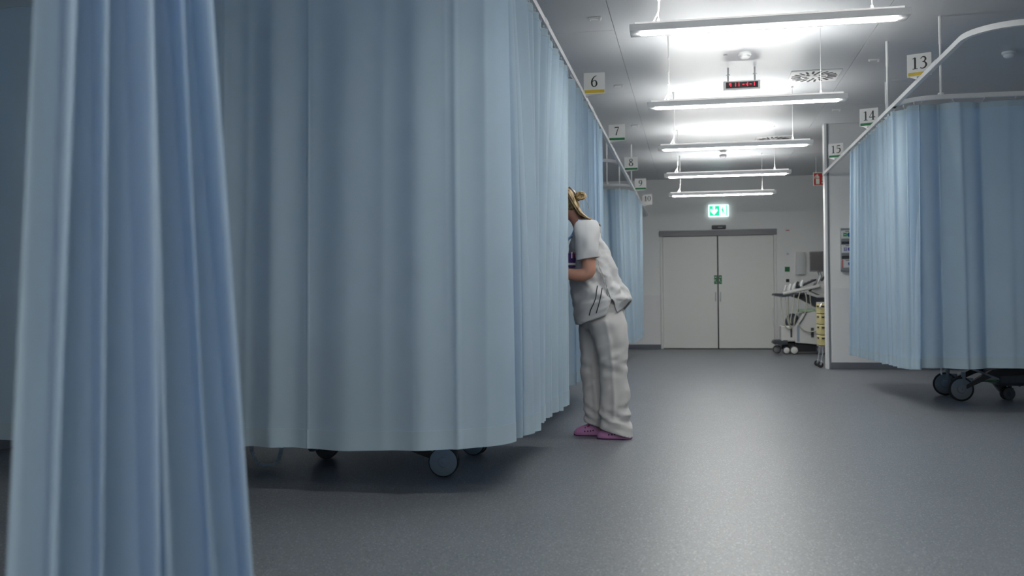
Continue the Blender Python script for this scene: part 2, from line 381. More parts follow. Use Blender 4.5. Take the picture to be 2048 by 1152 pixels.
# ================================================================ LAMPS
LX0, LX1 = -.365, 1.235; LXC = (LX0+LX1)/2; LZ = 2.5
def lamp(yc, label, zoff=0, group='ceiling pendant lights'):
    t = thing('pendant_light', label, 'light', (LXC, yc, LZ), group)
    x0, x1, h = LX0, LX1, .0725
    b = MB()
    b.box(x0, x1, yc-h, yc-h+.008, LZ, LZ+.042, bev=.002).box(x0, x1, yc+h-.008, yc+h, LZ, LZ+.042, bev=.002)
    b.box(x0, x0+.008, yc-h+.006, yc+h-.006, LZ, LZ+.042, bev=.002).box(x1-.008, x1, yc-h+.006, yc+h-.006, LZ, LZ+.042, bev=.002)
    b.box(x0+.004, x1-.004, yc-h+.006, yc-.038, LZ, LZ+.004).box(x0+.004, x1-.004, yc+.038, yc+h-.006, LZ, LZ+.004)
    b.box(x0+.004, x0+.06, yc-.044, yc+.044, LZ, LZ+.004).box(x1-.06, x1-.004, yc-.044, yc+.044, LZ, LZ+.004)
    b.box(x0+.004, x1-.004, yc-h+.006, yc+h-.006, LZ+.03, LZ+.036)
    b.build('lamp_housing', 'lampbody', t)
    MB().ring_loft([[Vector((x, yc+.036*k*math.cos(a), LZ+.006-.017*k*math.sin(a))) for a in [PI*j/10 for j in range(11)]] for x, k in ((x0+.056, .55), (x0+.062, .85), (x0+.075, 1), (x1-.075, 1), (x1-.062, .85), (x1-.056, .55))]).build('lower_diffuser', 'tube', t)
    MB().box(x0+.03, x1-.03, yc-.05, yc-.044, LZ+.036, LZ+.058, bev=.001).box(x0+.03, x1-.03, yc+.044, yc+.05, LZ+.036, LZ+.058, bev=.001).build('upper_tray', 'tray', t)
    MB().ring_loft([[Vector((x, yc+.032*k*math.cos(a), LZ+.044+.0185*k*math.sin(a))) for a in [PI*j/8 for j in range(9)]] for x, k in ((x0+.06, .6), (x0+.07, 1), (x1-.07, 1), (x1-.06, .6))]).build('uplight_tube', 'uptube', t)
    for xs in (x0+.17, x1-.2):
        MB().cyl((xs, yc, LZ+.03), (xs, yc, ZC), .0022, 6).cyl((xs, yc, LZ+.05), (xs, yc, LZ+.085), .007, 8).cyl((xs, yc, ZC-.014), (xs, yc, ZC), .012, 10).build('suspension_wire', 'white', t)
    cb = bez((x0+.135, yc, LZ+.05), (x0+.155, yc, LZ+.12), (x0+.178, yc+.004, LZ+.10), (x0+.176, yc+.004, LZ+.20), 10)+[Vector((x0+.176, yc+.004, ZC))]
    m = MB().tube(cb, .0038, 6)
    for zz in (.2, .3, .42): m.cyl((x0+.173, yc+.002, LZ+zz-.006), (x0+.173, yc+.002, LZ+zz+.006), .009, 8)
    m.build('power_cable', 'white', t)
    return t
LY = [5.80, 8.07, 10.32, 12.60, 14.87]
LB = ['long white pendant light nearest the camera, at the top edge of the photo',
      'long pendant light hanging just in front of the red clock display, second from the camera',
      'long pendant light below the second ceiling vent, third along the aisle',
      'fourth pendant light along the aisle, above the farthest one',
      'farthest pendant light, hanging in front of the exit sign wall']
for yy, lb in zip(LY, LB): lamp(yy, lb)
for yy in (3.53, 1.26, -1.01, -3.28): lamp(yy, 'pendant light of the same row, above and behind the camera')  # extra lamps out of view, added to brighten camera-facing surfaces

# ================================================================ CURTAIN RAILS
RZ = 2.46
def rail_profile(m, pts, w_=.015, h=.035):
    pts = [Vector(p) for p in pts]; n = len(pts); rings = []
    for i in range(n):
        t = (pts[min(i+1, n-1)]-pts[max(i-1, 0)]).normalized(); s_ = Vector((t.y, -t.x, 0))
        rings.append([pts[i]+s_*a+Vector((0, 0, b)) for a, b in ((-w_, 0), (w_, 0), (w_, h), (-w_, h))])
    m.ring_loft(rings)
def arc(cx, cy, r, a0, a1, n=10): return [(cx+r*math.cos(lerp(a0, a1, i/n)), cy+r*math.sin(lerp(a0, a1, i/n)), RZ) for i in range(n+1)]
def rods(t, pts):
    for x, y_ in pts:
        MB().cyl((x, y_, RZ+.03), (x, y_, ZC), .009, 10).cyl((x, y_, RZ+.028), (x, y_, RZ+.05), .022, 12).cyl((x, y_, ZC-.22), (x, y_, ZC), .0125, 10).build('hanger_rod', 'rail', t)
RL, RR = -.83, 1.64
tl = thing('curtain_rail', 'white ceiling-hung curtain rail along the left side of the aisle', 'curtain rail', (RL, 4, RZ))
m = MB(); rail_profile(m, [(RL, .2, RZ), (RL, YF-.002, RZ)]); m.build('main_rail', 'rail', tl)
for yb in (-.1+2.1, 4.22, 6.45, 8.6, 10.72, 13.05, 15.3):
    m = MB(); rail_profile(m, [(XL+.02, yb, RZ), (RL-.30, yb, RZ)]+arc(RL-.30, yb+.28, .28, -PI/2, 0)); m.build('branch_rail', 'rail', tl)
    for xs in (-1.16, -2.8): rods(tl, [(xs, yb)])
rods(tl, [(-.86, 13.62)])
tr = thing('curtain_rail', 'white ceiling-hung curtain rail along the right side, bending at the near corner', 'curtain rail', (RR, 8, RZ))
m = MB(); rail_profile(m, [(XR-.01, 5.96, RZ), (RR+.3, 5.96, RZ)]+arc(RR+.30, 6.26, .30, -PI/2, -PI)+[(RR, YP-.0, RZ)]); m.build('main_rail', 'rail', tr)
for yb in (8.02, 10.33):
    m = MB(); rail_profile(m, [(XR-.01, yb, RZ), (RR+.30, yb, RZ)]+arc(RR+.30, yb+.3, .30, -PI/2, -PI)); m.build('branch_rail', 'rail', tr)
rods(tr, [(1.94, 8.02), (1.67, 8.7), (1.97, 10.33), (3.4, 8.02), (3.4, 5.96)])
for t_, rx_, ys_ in ((tl, RL, (5.4, 7.9, 10.1, 12.3, 14.5)), (tr, RR, (6.9, 9.0, 11.0))):
    for yj in ys_: MB().box(rx_-.0175, rx_+.0175, yj-.06, yj+.06, RZ+.003, RZ+.038, bev=.002).build('rail_joint', 'rail', t_)

# ================================================================ CURTAINS
def path_eval(P, s):
    L = [0]
    for a, b in zip(P, P[1:]): L.append(L[-1]+math.hypot(b[0]-a[0], b[1]-a[1]))
    d = s*L[-1]
    for i in range(len(P)-1):
        if d <= L[i+1] or i == len(P)-2:
            t = (d-L[i])/max(1e-9, L[i+1]-L[i]); return Vector((lerp(P[i][0], P[i+1][0], t), lerp(P[i][1], P[i+1][1], t), 0))
def curtain(label, top, bot, zbot, nf, amp, seed, ztop=2.425, nu=None, nv=30, gather=.35, vary=1.0, group='bay curtains', drape=1.0, ridges=()):
    """nf folds; amp (top, bottom)"""
    r = random.Random(seed); nu = nu or int(nf*26)
    ph = [r.uniform(0, 6.28) for _ in range(6)]
    def wave(s, t):
        warp = vary*(0.55*math.sin(2*PI*s*nf*.23+ph[0])+0.4*math.sin(2*PI*s*nf*.41+ph[1]))
        sway = .35*math.sin(2*t+ph[2]+s*9)*(1-t*.5)
        q = 2*PI*nf*s+warp+sway*vary*.6
        a = 1+.35*vary*math.sin(2*PI*s*nf*.37+ph[3])
        off = a*(math.sin(q)+.28*math.sin(2*q+ph[4])*vary+.12*math.sin(3*q+ph[5]+t))
        return off, q
    def pt(s, t, zz=None, push=0.0):
        a = path_eval(top, s); b = path_eval(bot, s); e = 1e-3
        a2 = path_eval(top, min(1, s+e))-path_eval(top, max(0, s-e)); b2 = path_eval(bot, min(1, s+e))-path_eval(bot, max(0, s-e))
        p = a.lerp(b, 1-(1-max(0.0, t))**drape if t < 1 else 1.0); tg = (a2.normalized()*(1-t)+b2.normalized()*t).normalized(); nm = Vector((tg.y, -tg.x, 0))
        off, q = wave(s, t); am = lerp(amp[0], amp[1], max(0.0, t)**.7)
        off *= am
        for rs, rw, rh in ridges: off += rh*math.exp(-((s-rs)/rw)**2)
        p = p+nm*(off+push)+tg*(gather*am*math.sin(2*q))
        zb = zbot(s) if callable(zbot) else zbot
        p.z = lerp(ztop, zb+.004*math.sin(q*.5+1), t) if zz is None else zz
        return p
    me = MB(); vs = [pt(i/nu, j/nv) for j in range(nv+1) for i in range(nu+1)]
    me.add(vs, [(j*(nu+1)+i, j*(nu+1)+i+1, (j+1)*(nu+1)+i+1, (j+1)*(nu+1)+i) for j in range(nv) for i in range(nu)])
    a = path_eval(bot, .5); t = thing('cubicle_curtain', label, 'curtain', (a.x, a.y, 0), group)
    me.build('cloth', 'curtain', t, fixn=False, smooth=180)
    H = ztop-(zbot(.5) if callable(zbot) else zbot)
    def band(name, t0, t1, mt, push, k=3):
        mb = MB(); n1 = nu+1
        rows = [[pt(i/nu, lerp(t0, t1, j/k), None, sg*push) for i in range(nu+1)] for sg in (1, -1) for j in range(k+1)]
        mb.v = [p for r_ in rows for p in r_]
        for g in (0, 1):
            for j in range(k):
                for i in range(nu):
                    o = (g*(k+1)+j)*n1+i; mb.f.append((o, o+1, o+n1+1, o+n1))
        for j in (0, k):
            for i in range(nu):
                o = j*n1+i; p_ = (k+1+j)*n1+i; mb.f.append((o, o+1, p_+1, p_))
        mb.build(name, mt, t, smooth=60)
    band('hem', 1-.085/H, 1.0012, 'curtain_hem', .0022)
    band('heading_tape', -.001, .045/H, 'curtain_hem', .0015, 2)
    hk = MB(); nh = max(4, int(nf*1.4))
    for i in range(nh):
        p = pt((i+.5)/nh, 0); c = path_eval(top, (i+.5)/nh)
        hk.box(c.x-.004, c.x+.004, c.y-.006, c.y+.006, RZ-.014, RZ+.002).tube([(c.x, c.y, RZ-.012), (p.x, p.y, ztop-.004)], .0022, 5)
    ho = hk.build('hooks', 'white', t, smooth=0); ho['kind'] = 'stuff'
    return t

# nearest, bunched in the left foreground
curtain('light blue curtain bunched in tall folds in the left foreground, nearest the camera',
        [(RL, 1.165), (RL, 1.30)], [(RL-.03, 1.045), (RL-.01, 1.34), (RL+.01, 1.635)], .21, 6, (.042, .060), 11, nu=260, vary=1.1, gather=.3)
# bay 5 front panel
curtain('wide light blue curtain drawn across the near side of the bay, facing the camera',
        [(XL+.05, 4.22), (-1.12, 4.22), (-.94, 4.27), (-.85, 4.38)], [(XL+.05, 4.20), (-1.8, 4.155), (-1.5, 4.14), (-1.25, 4.135), (-1.05, 4.15), (-.92, 4.19), (-.812, 4.29)], lambda s: .205+.04*max(0, (s-.82)/.18)**2, 9.5, (.011, .014), 5,
        nu=420, gather=.5, vary=1.3, ridges=((.915, .005, .006), (.575, .0012, .005), (.70, .0015, .004)))
# bay 5 aisle panel, ends at the nurse
curtain('narrow-pleated blue curtain along the left aisle ending where the nurse leans in',
        [(-.97, 4.32), (-.86, 4.42), (RL, 4.6), (RL, 5.6), (RL, 6.45)], [(-.90, 4.33), (-.73, 4.37), (-.795, 4.75), (-.82, 5.25), (-.78, 5.52), (-.733, 5.70)],
        lambda s: .25+(.0 if s > .09 else -.03*(1-s/.09))+.02*math.sin(s*7), 15, (.022, .020), 21, nu=420, gather=.45, vary=1.2, drape=2.0)
# bay 6 aisle curtain behind the nurse
curtain('blue curtain hanging directly behind the nurse along the left aisle, under the sign 6',
        [(RL, 6.52), (RL, 8.62)], [(RL-.03, 6.55), (RL+.0, 7.3), (RL, 8.66)], .29, 14, (.024, .030), 33, nu=360, gather=.45)
# far bay
curtain('dark blue shaded curtain across the far left bay, below the sign 9',
        [(XL+.05, 13.05), (-1.05, 13.05)], [(XL+.05, 13.05), (-1.0, 13.03)], .31, 13, (.028, .032), 41, nu=300)
curtain('light blue curtain along the aisle side of the far left bay, by the sign 10',
        [(-1.05, 13.06), (RL, 13.3), (RL, 15.5)], [(-1.0, 13.06), (RL, 13.25), (RL, 15.5)], .31, 12, (.024, .03), 43, nu=260)
# right bay 13/14
curtain('wide grey-blue curtain across the near side of the right bay, facing the camera',
        [(1.69, 8.08), (1.94, 8.02), (XR-.05, 8.02)], [(1.70, 8.02), (XR-.05, 8.0)], .33, 10, (.030, .038), 51, nu=300, vary=1.2)
curtain('light blue narrow-pleated curtain along the right aisle below the sign 14',
        [(1.78, 8.03), (1.65, 8.3), (RR, 10.45)], [(1.735, 7.91), (1.67, 8.15), (1.64, 9.2), (1.60, 10.4)], lambda s: .32-.01*s, 14, (.024, .030), 57, nu=340)

# ================================================================ NUMERALS AND SIGNS
def stroke2d(P, k=7, smooth=True):
    pts = catmull([(p[0], p[1], p[2]) for p in P], k) if smooth and len(P) > 2 else [Vector(p) for p in P]
    Lf, Rt = [], []
    for i, p in enumerate(pts):
        t = pts[min(i+1, len(pts)-1)]-pts[max(i-1, 0)]; t = Vector((t.x, t.y)).normalized(); nm = Vector((-t.y, t.x))
        Lf.append(Vector((p.x, p.y))+nm*p.z/2); Rt.append(Vector((p.x, p.y))-nm*p.z/2)
    return [[Lf[i], Lf[i+1], Rt[i+1], Rt[i]] for i in range(len(pts)-1)]
T, K = .055, .15
DIG = {
 '0': [([(.30, .98, T), (.12, .80, .12), (.07, .5, K), (.12, .2, .12), (.30, .02, T), (.48, .2, .12), (.53, .5, K), (.48, .8, .12), (.30, .98, T)], 1)],
 '1': [([(.32, .02, K), (.32, .95, K)], 0), ([(.12, .025, T), (.52, .025, T)], 0), ([(.34, .97, .06), (.12, .86, .05)], 0)],
 '3': [([(.10, .82, .07), (.22, .95, .07), (.40, .93, .11), (.47, .76, .14), (.38, .60, .09), (.22, .54, .05)], 1),
       ([(.24, .55, .05), (.42, .50, .10), (.52, .30, K), (.42, .09, .12), (.22, .01, .07), (.06, .08, .08)], 1)],
 '4': [([(.40, .02, K), (.40, .98, K)], 0), ([(.40, .96, .06), (.04, .32, .06)], 0), ([(.02, .30, .085), (.62, .30, .085)], 0), ([(.26, .02, .045), (.54, .02, .045)], 0)],
 '5': [([(.14, .93, .11), (.52, .95, .11)], 0), ([(.16, .96, .05), (.13, .56, .05)], 0), ([(.12, .58, .05), (.30, .62, .08), (.50, .50, .13), (.52, .28, K), (.40, .08, .11), (.22, .01, .07), (.06, .07, .07)], 1)],
 '6': [([(.50, .99, .05), (.30, .88, .08), (.14, .66, .12), (.08, .38, K), (.14, .12, .12), (.30, .02, T), (.46, .12, .12), (.51, .30, K), (.45, .50, .11), (.32, .57, T), (.18, .50, .06), (.11, .40, .06)], 1)],
 '7': [([(.07, .92, .12), (.54, .92, .12)], 0), ([(.08, .98, .04), (.07, .80, .03)], 0), ([(.53, .93, .07), (.34, .50, .09), (.22, .02, .14)], 1)],
 '8': [([(.30, .56, .08), (.14, .66, .10), (.12, .84, .11), (.30, .98, T), (.47, .86, .10), (.46, .70, .10), (.30, .56, .09), (.12, .42, .10), (.07, .22, K), (.16, .06, .10), (.30, .02, T), (.46, .06, .10), (.53, .22, K), (.46, .42, .10), (.30, .55, .08)], 1)],
 '9': [([(.10, .01, .05), (.30, .12, .08), (.46, .34, .12), (.52, .62, K), (.46, .88, .12), (.30, .98, T), (.14, .88, .12), (.09, .70, K), (.15, .50, .11), (.28, .43, T), (.42, .50, .06), (.49, .60, .06)], 1)],
}
def numeral(mb, txt, fn, cx, cz, h, d=.0012):
    adv = .66; w_ = adv*len(txt); x = -w_/2+.02
    for ch in txt:
        for P, sm in DIG[ch]:
            for q in stroke2d(P, 6, bool(sm)): mb.prism([(cx+(p.x+x)*h, cz+(p.y-.5)*h) for p in q], fn, d)
        x += adv
def bay_sign(txt, x0, yc, bar, side, ang, label):
    w_ = .165; h = .165; zb = RZ+.039
    ox = x0 if side < 0 else x0
    t = thing('bay_number_sign', label, 'sign', (x0, yc, zb), 'bay number signs')
    # hinge at the rail; plate reaches into the aisle
    ca, sa = math.cos(ang), math.sin(ang); dirx = 1 if side < 0 else -1
    def fn(u, v, d):    # u 0..w from image left to right
        uu = u if side < 0 else u-w_
        return (x0+uu*ca, yc+uu*sa*1.0-d*ca, zb+v)
    MB().prism([(0, 0), (w_, 0), (w_, h), (0, h)], lambda u, v, d: fn(u, v, -d), .004).build('plate', 'sign', t, smooth=0)
    MB().prism([(.006, .006), (w_-.004, .006), (w_-.004, .03), (.006, .03)], fn, .0015).build('colour_bar', bar, t, smooth=0)
    m_ = MB(); numeral(m_, txt, fn, w_/2, .098, .088); m_.build('numeral', 'ink', t, smooth=0)
    xb = fn(0 if side < 0 else w_, 0, 0)
    MB().prism([(0, 0), (w_*.9, -.002), (w_*.25, -.014), (0, -.03)] if side < 0 else [(w_-.10, 0), (w_*.1, -.002), (w_*.25, -.012), (w_-.10, -.024)], lambda u, v, d: fn(u, v, -d), .02).build('bracket', 'alu', t, smooth=0)
SG = [('6', RL+.0, 7.39, 'yellow', -1), ('7', RL, 9.6, 'green', -1), ('8', RL, 11.8, 'green', -1), ('9', RL, 13.9, 'green', -1), ('10', RL, 16.0, None, -1),
      ('13', RR+.065, 7.3, 'yellow', 1), ('14', RR+.06, 9.3, 'green', 1), ('15', RR+.045, 11.3, 'green', 1)]
SL = {'6': 'large white sign, black six over a yellow bar, nearest on the left rail',
      '7': 'white bay sign with a black seven over a green bar, second along the left rail',
      '8': 'white bay sign with a black eight over a green bar, third along the left rail',
      '9': 'small white sign, black nine over a green bar, above the far left curtain',
      '10': 'small plain white bay sign with a dark ten, farthest on the left rail',
      '13': 'large white bay sign with black thirteen over a yellow bar, nearest on the right rail',
      '14': 'white bay sign with black fourteen over a green bar, above the right aisle curtain',
      '15': 'white bay sign with black fifteen over a green bar, beside the silver pole'}
for txt, x0, yc, bar, side in SG:
    bay_sign(txt, x0, yc, bar or 'sign', side, 0.0 if side < 0 else math.radians(-22), SL[txt])

# exit sign (lit)
t = thing('exit_sign', 'lit green and white exit sign with down arrow above the doors', 'sign', (.455, YF-.06, 2.41))
MB().box(.275, .635, YF-.055, YF, 2.41, 2.63, bev=.012).build('light_box', 'exitw', t)
ef = lambda u, v, d: (.275+u, YF-.0555-d, 2.41+v)
MB().prism([(.018, .015), (.195, .015), (.195, .195), (.018, .195)], ef, .001).prism([(.315, .015), (.33, .015), (.33, .205), (.315, .205)], ef, .001).build('green_field', 'exitg', t, smooth=0)
MB().prism([(.098, .03), (.16, .10), (.16, .135), (.148, .145), (.118, .115), (.118, .19), (.078, .19), (.078, .115), (.048, .145), (.036, .135), (.036, .10)], lambda u, v, d: ef(u, v, d+.001), .001).build('arrow', 'exitw', t, smooth=0)
rm = MB()
for P in ([(.250, .165, .02), (.252, .145, .02)], [(.245, .14, .028), (.262, .09, .024)], [(.245, .135, .01), (.228, .115, .008)], [(.25, .13, .01), (.27, .12, .008)], [(.262, .09, .012), (.285, .06, .01), (.29, .04, .009)], [(.256, .09, .012), (.24, .06, .01), (.222, .05, .009)]):
    for q in stroke2d(P, 4): rm.prism([(p.x, p.y) for p in q], ef, .001)
rm.build('running_figure', 'exitg', t, smooth=0)

# fire extinguisher sign, hung from the ceiling
t = thing('fire_sign', 'red hanging sign with white fire extinguisher and flames, beside the silver pole', 'sign', (1.95, 15.5, 2.68))
MB().box(1.855, 2.075, 15.5, 15.508, 2.67, 2.88, bev=.003).build('border_plate', 'signpale', t)
ff = lambda u, v, d: (1.855+u, 15.4995-d, 2.67+v)
MB().prism([(.012, .012), (.208, .012), (.208, .198), (.012, .198)], ff, .001).build('red_field', 'red', t, smooth=0)
pg = MB(); f2 = lambda u, v, d: ff(u, v, d+.001)
pg.prism([(.04, .025), (.095, .025), (.095, .11), (.04, .11)], f2, .001)
pg.prism([(.04, .12), (.095, .12), (.09, .145), (.075, .155), (.075, .178), (.05, .175), (.055, .155), (.045, .145)], f2, .001)
for P in ([(.05, .165, .012), (.028, .14, .012), (.026, .11, .01)], [(.13, .04, .022), (.16, .06, .02), (.14, .09, .016), (.165, .115, .012)], [(.165, .035, .02), (.185, .07, .018), (.165, .1, .014), (.18, .14, .01)], [(.14, .11, .016), (.15, .15, .012)]):
    for q in stroke2d(P, 4): pg.prism([(p.x, p.y) for p in q], f2, .001)
pg.build('pictogram', 'signpale', t, smooth=0)
for xs in (1.90, 2.03): MB().cyl((xs, 15.504, 2.88), (xs, 15.504, ZC), .004, 8).build('hanger_rod', 'white', t)

# LED clock
t = thing('clock_display', 'hanging white display with red digits between the first and second lights', 'clock', (.47, 9.35, 2.9))
MB().box(.30, .645, 9.33, 9.40, 2.90, 2.985, bev=.005).build('display_housing', 'white', t)
MB().box(.322, .623, 9.326, 9.334, 2.914, 2.972).build('display_window', 'black', t, smooth=0)
lm = MB()
def seg(x, segs):
    hh, ww = .026, .013
    D = {'a': (0, 1, 1, 1), 'b': (1, .5, 1, 1), 'c': (1, 0, 1, .5), 'd': (0, 0, 1, 0), 'e': (0, 0, 0, .5), 'f': (0, .5, 0, 1), 'g': (0, .5, 1, .5)}
    for s_ in segs:
        a, b, c, d = D[s_]; x0, z0, x1, z1 = x+a*ww, 2.934+b*hh, x+c*ww, 2.934+d*hh
        lm.box(min(x0, x1)-.003, max(x0, x1)+.003, 9.3235, 9.3265, min(z0, z1)-.003, max(z0, z1)+.003)
seg(.356, 'abcf'); seg(.400, 'bc'); seg(.432, 'bc'); seg(.480, 'g'); seg(.512, 'bcg'); seg(.548, 'g'); seg(.576, 'bc')
lm.build('red_digits', 'led', t, smooth=0)
for xs in (.345, .595):
    MB().cyl((xs, 9.365, 2.98), (xs, 9.365, ZC), .008, 12).cyl((xs, 9.365, 3.045), (xs, 9.365, 3.052), .019, 14).build('hanger_rod', 'alu', t)

# ceiling fittings
def vent(xc, yc, label):
    t = thing('ceiling_vent', label, 'vent', (xc, yc, ZC-.012), 'swirl ceiling vents'); h = .24
    MB().box(xc-h, xc+h, yc-h, yc+h, ZC-.012, ZC, bev=.004).build('vent_plate', 'white', t)
    MB().cyl((xc, yc, ZC-.018), (xc, yc, ZC-.010), .03, 16).build('vent_cap', 'white', t)
    for ring_, (r0, r1, n) in enumerate(((.065, .115, 8), (.13, .22, 20))):
        for k in range(n):
            a = 2*PI*(k+.5*ring_)/n; R = Matrix.Rotation(a+.16, 3, 'Z'); c = Vector((math.cos(a), math.sin(a), 0))*(r0+r1)/2
            mm = MB().box(-(r1-r0)/2, (r1-r0)/2, -.010, .010, 0, .006, rot=R)
            mm.v = [v+Vector((xc+c.x, yc+c.y, ZC-.0155)) - Vector((0, 0, 0)) for v in mm.v]
            mm.build('vent_slot', 'slot', t, smooth=0)
vent(1.20, 9.86, 'square white swirl vent in the ceiling right of the red clock')
vent(1.10, 13.6, 'square white swirl vent in the ceiling just behind the third light')
def smoke(xc, yc, label):
    t = thing('smoke_detector', label, 'detector', (xc, yc, ZC-.05), 'ceiling smoke detectors')
    MB().lathe([(.06, 0), (.06, -.018), (.052, -.022)], (xc, yc, ZC), n=28).build('detector_base', 'white', t)
    MB().lathe([(.044, -.02), (.046, -.036), (.034, -.05), (.01, -.053)], (xc, yc, ZC), n=28).build('detector_head', 'white', t)
smoke(.477, 8.83, 'round white smoke detector on the bright ceiling above the red clock')
smoke(2.84, 9.32, 'round smoke detector on the dim ceiling at the right edge')
smoke(.447, 14.35, 'round ceiling detector between the third and fourth lights')
t = thing('motion_sensor', 'small grey-brown motion sensor hanging below the ceiling before the fourth light', 'sensor', (.46, 14.9, ZC))
MB().lathe([(.022, 0), (.022, -.012)], (.46, 14.9, ZC), n=10).build('sensor_stem', 'white', t)
MB().lathe([(.055, -.010), (.055, -.026), (.035, -.055), (.012, -.060)], (.46, 14.9, ZC), n=20).build('sensor_head', 'casinggrey', t)
tag(MB().lathe([(.018, 0), (.018, -.006), (.006, -.009)], (.306, 8.86, ZC), n=14).build('ceiling_sprinkler', 'alu'), 'tiny metal sprinkler button left of the ceiling smoke detector', 'sprinkler')
CF = [(-.746, 7.467, 'small white rectangular ceiling fitting left of the nearest light'), (-.746, 9.851, 'small white ceiling fitting hanging right of the sign numbered six'),
      (-.714, 12.131, 'small white ceiling fitting level with the seventh bay sign, farther away'), (1.673, 9.311, 'small white ceiling fitting below and left of the largest right-hand sign'), (1.668, 11.654, 'small white ceiling fitting just above the third pendant light')]
for x, y_, lb in CF:
    t = thing('ceiling_fitting', lb, 'fitting', (x, y_, ZC), 'small ceiling fittings')
    MB().box(x-.05, x+.05, y_-.018, y_+.018, ZC-.016, ZC, bev=.004).build('fitting_plate', 'white', t)
    MB().box(x+.03, x+.046, y_-.014, y_+.014, ZC-.030, ZC-.014, bev=.003).box(x-.046, x-.036, y_-.014, y_+.014, ZC-.024, ZC-.014, bev=.003).build('fitting_clip', 'white', t)

# far wall devices
def plate(name, x0, x1, z0, z1, mt, lb, cat, d=.012, inner=None, yy=YF):
    t = thing(name, lb, cat, ((x0+x1)/2, yy, z0))
    MB().box(x0, x1, yy-d, yy, z0, z1, bev=.003).build('plate', 'white' if inner else mt, t)
    cx, cz = (x0+x1)/2, (z0+z1)/2; a, b = (x1-x0)*.34, (z1-z0)*.34
    MB().box(cx-a, cx+a, yy-d-.003, yy-d+.002, cz-b*(.4 if inner else 1), cz+b*(.4 if inner else 1), bev=.001).build('insert', inner or mt, t)
plate('wall_indicator', 1.625, 1.705, 2.105, 2.165, 'white', 'small white wall indicator with dark red window, top right of the doors', 'indicator', .02, 'red')
plate('door_switch', 1.64, 1.685, 1.69, 1.735, 'casinggrey', 'tiny grey-blue switch above the green wall square', 'switch', inner='wheel')
plate('green_button_plate', 1.61, 1.695, 1.395, 1.48, 'green', 'green square plate on the wall right of the doors', 'plate')
plate('black_card_reader', 1.628, 1.684, 1.205, 1.262, 'black', 'small black square reader below the green wall square', 'reader')
t = thing('towel_dispenser', 'white curved paper towel dispenser on the far wall left of the monitor', 'dispenser', (1.89, YF, 1.34))
MB().box(1.79, 1.805, YF-.10, YF, 1.345, 1.74, bev=.004).build('side_panel', 'white', t)
MB().ring_loft([[Vector((1.805+.155*u, YF-dd*(1-.25*abs(z-1.56)/.2)*(1-.45*u**2)-.0, z)) if dd else Vector((1.805+.155*u, YF, z)) for u, dd in ((0, .14), (.4, .14), (.75, .14), (1, .14), (1, 0), (0, 0))] for z in (1.34, 1.36, 1.45, 1.56, 1.67, 1.74)]).build('cover', 'white', t)

# glove box rack on the partition
gx0, gx1 = 1.83, 2.12; gy = YP
t = thing('glove_box_rack', 'grey metal wall rack holding three glove boxes, partly behind the right curtain', 'rack', (1.97, gy, 1.24))
MB().box(gx0, gx1, gy-.012, gy-.006, 1.245, 1.785).build('back_plate', 'rackgrey', t, smooth=0)
for xs in (gx0, gx1-.004): MB().box(xs, xs+.004, gy-.085, gy-.006, 1.245, 1.785).build('side_plate', 'rackgrey', t, smooth=0)
for zz in (1.245, 1.43, 1.61):
    MB().box(gx0, gx1, gy-.10, gy-.008, zz, zz+.006).box(gx0, gx1, gy-.102, gy-.098, zz, zz+.038).build('shelf', 'rackgrey', t, smooth=0)
for zz, kind_, lb in ((1.617, 'boxgreen', 'white glove box with green square and blue oval opening, top of the rack'),
                   (1.437, 'blue', 'white glove box with small blue logo and blue oval opening, middle of the rack'),
                   (1.252, 'pink', 'white glove box with pink edge and dark oval opening, bottom of the rack')):
    g = thing('glove_box', lb, 'box', (1.97, gy-.05, zz), 'glove boxes in the wall rack')
    MB().box(gx0+.006, gx1-.006, gy-.094, gy-.014, zz, zz+.135, bev=.003).build('carton', 'boxwhite', g)
    gf = lambda u, v, d: (gx0+u, gy-.0945-d, zz+v)
    def oval(r, mt, nm, k): MB().prism([(.165+.088*r*math.cos(2*PI*i/24), .078+.042*r*math.sin(2*PI*i/24)) for i in range(24)], lambda u, v, d: gf(u, v, d+k), .001).build(nm, mt, g, smooth=0)
    if kind_ == 'pink': oval(1.05, 'trimblue', 'opening_rim', 0); oval(.95, 'black', 'opening', .001)
    elif kind_ == 'boxgreen': oval(1.1, 'boxgreen', 'opening_rim', 0); oval(.97, 'blue', 'opening', .001)
    else: oval(1.0, 'blue', 'opening', 0)
    if kind_ == 'pink': MB().box(gx0+.005, gx0+.022, gy-.0955, gy-.093, zz+.002, zz+.13).build('edge_stripe', 'pink', g, smooth=0)
    elif kind_ == 'boxgreen':
        MB().prism([(.025, .058), (.068, .058), (.068, .102), (.025, .102)], gf, .001).build('green_square', 'boxgreen', g, smooth=0)
        MB().prism([(.034, .076), (.058, .076), (.058, .084), (.034, .084)], lambda u, v, d: gf(u, v, d+.001), .001).build('square_mark', 'boxwhite', g, smooth=0)
    else:
        mm = MB()
        for P in ([(.035, .06, .008), (.035, .095, .008), (.065, .095, .008), (.065, .06, .008), (.035, .06, .008)], [(.04, .078, .007), (.06, .078, .007)]):
            for q in stroke2d(P, 4, False): mm.prism([(p.x, p.y) for p in q], gf, .001)
        mm.build('logo_mark', 'blue', g, smooth=0)
    MB().prism([(.05, .116), (.10, .116), (.10, .126), (.05, .126)], gf, .001).build('print_line', 'casinggrey', g, smooth=0)

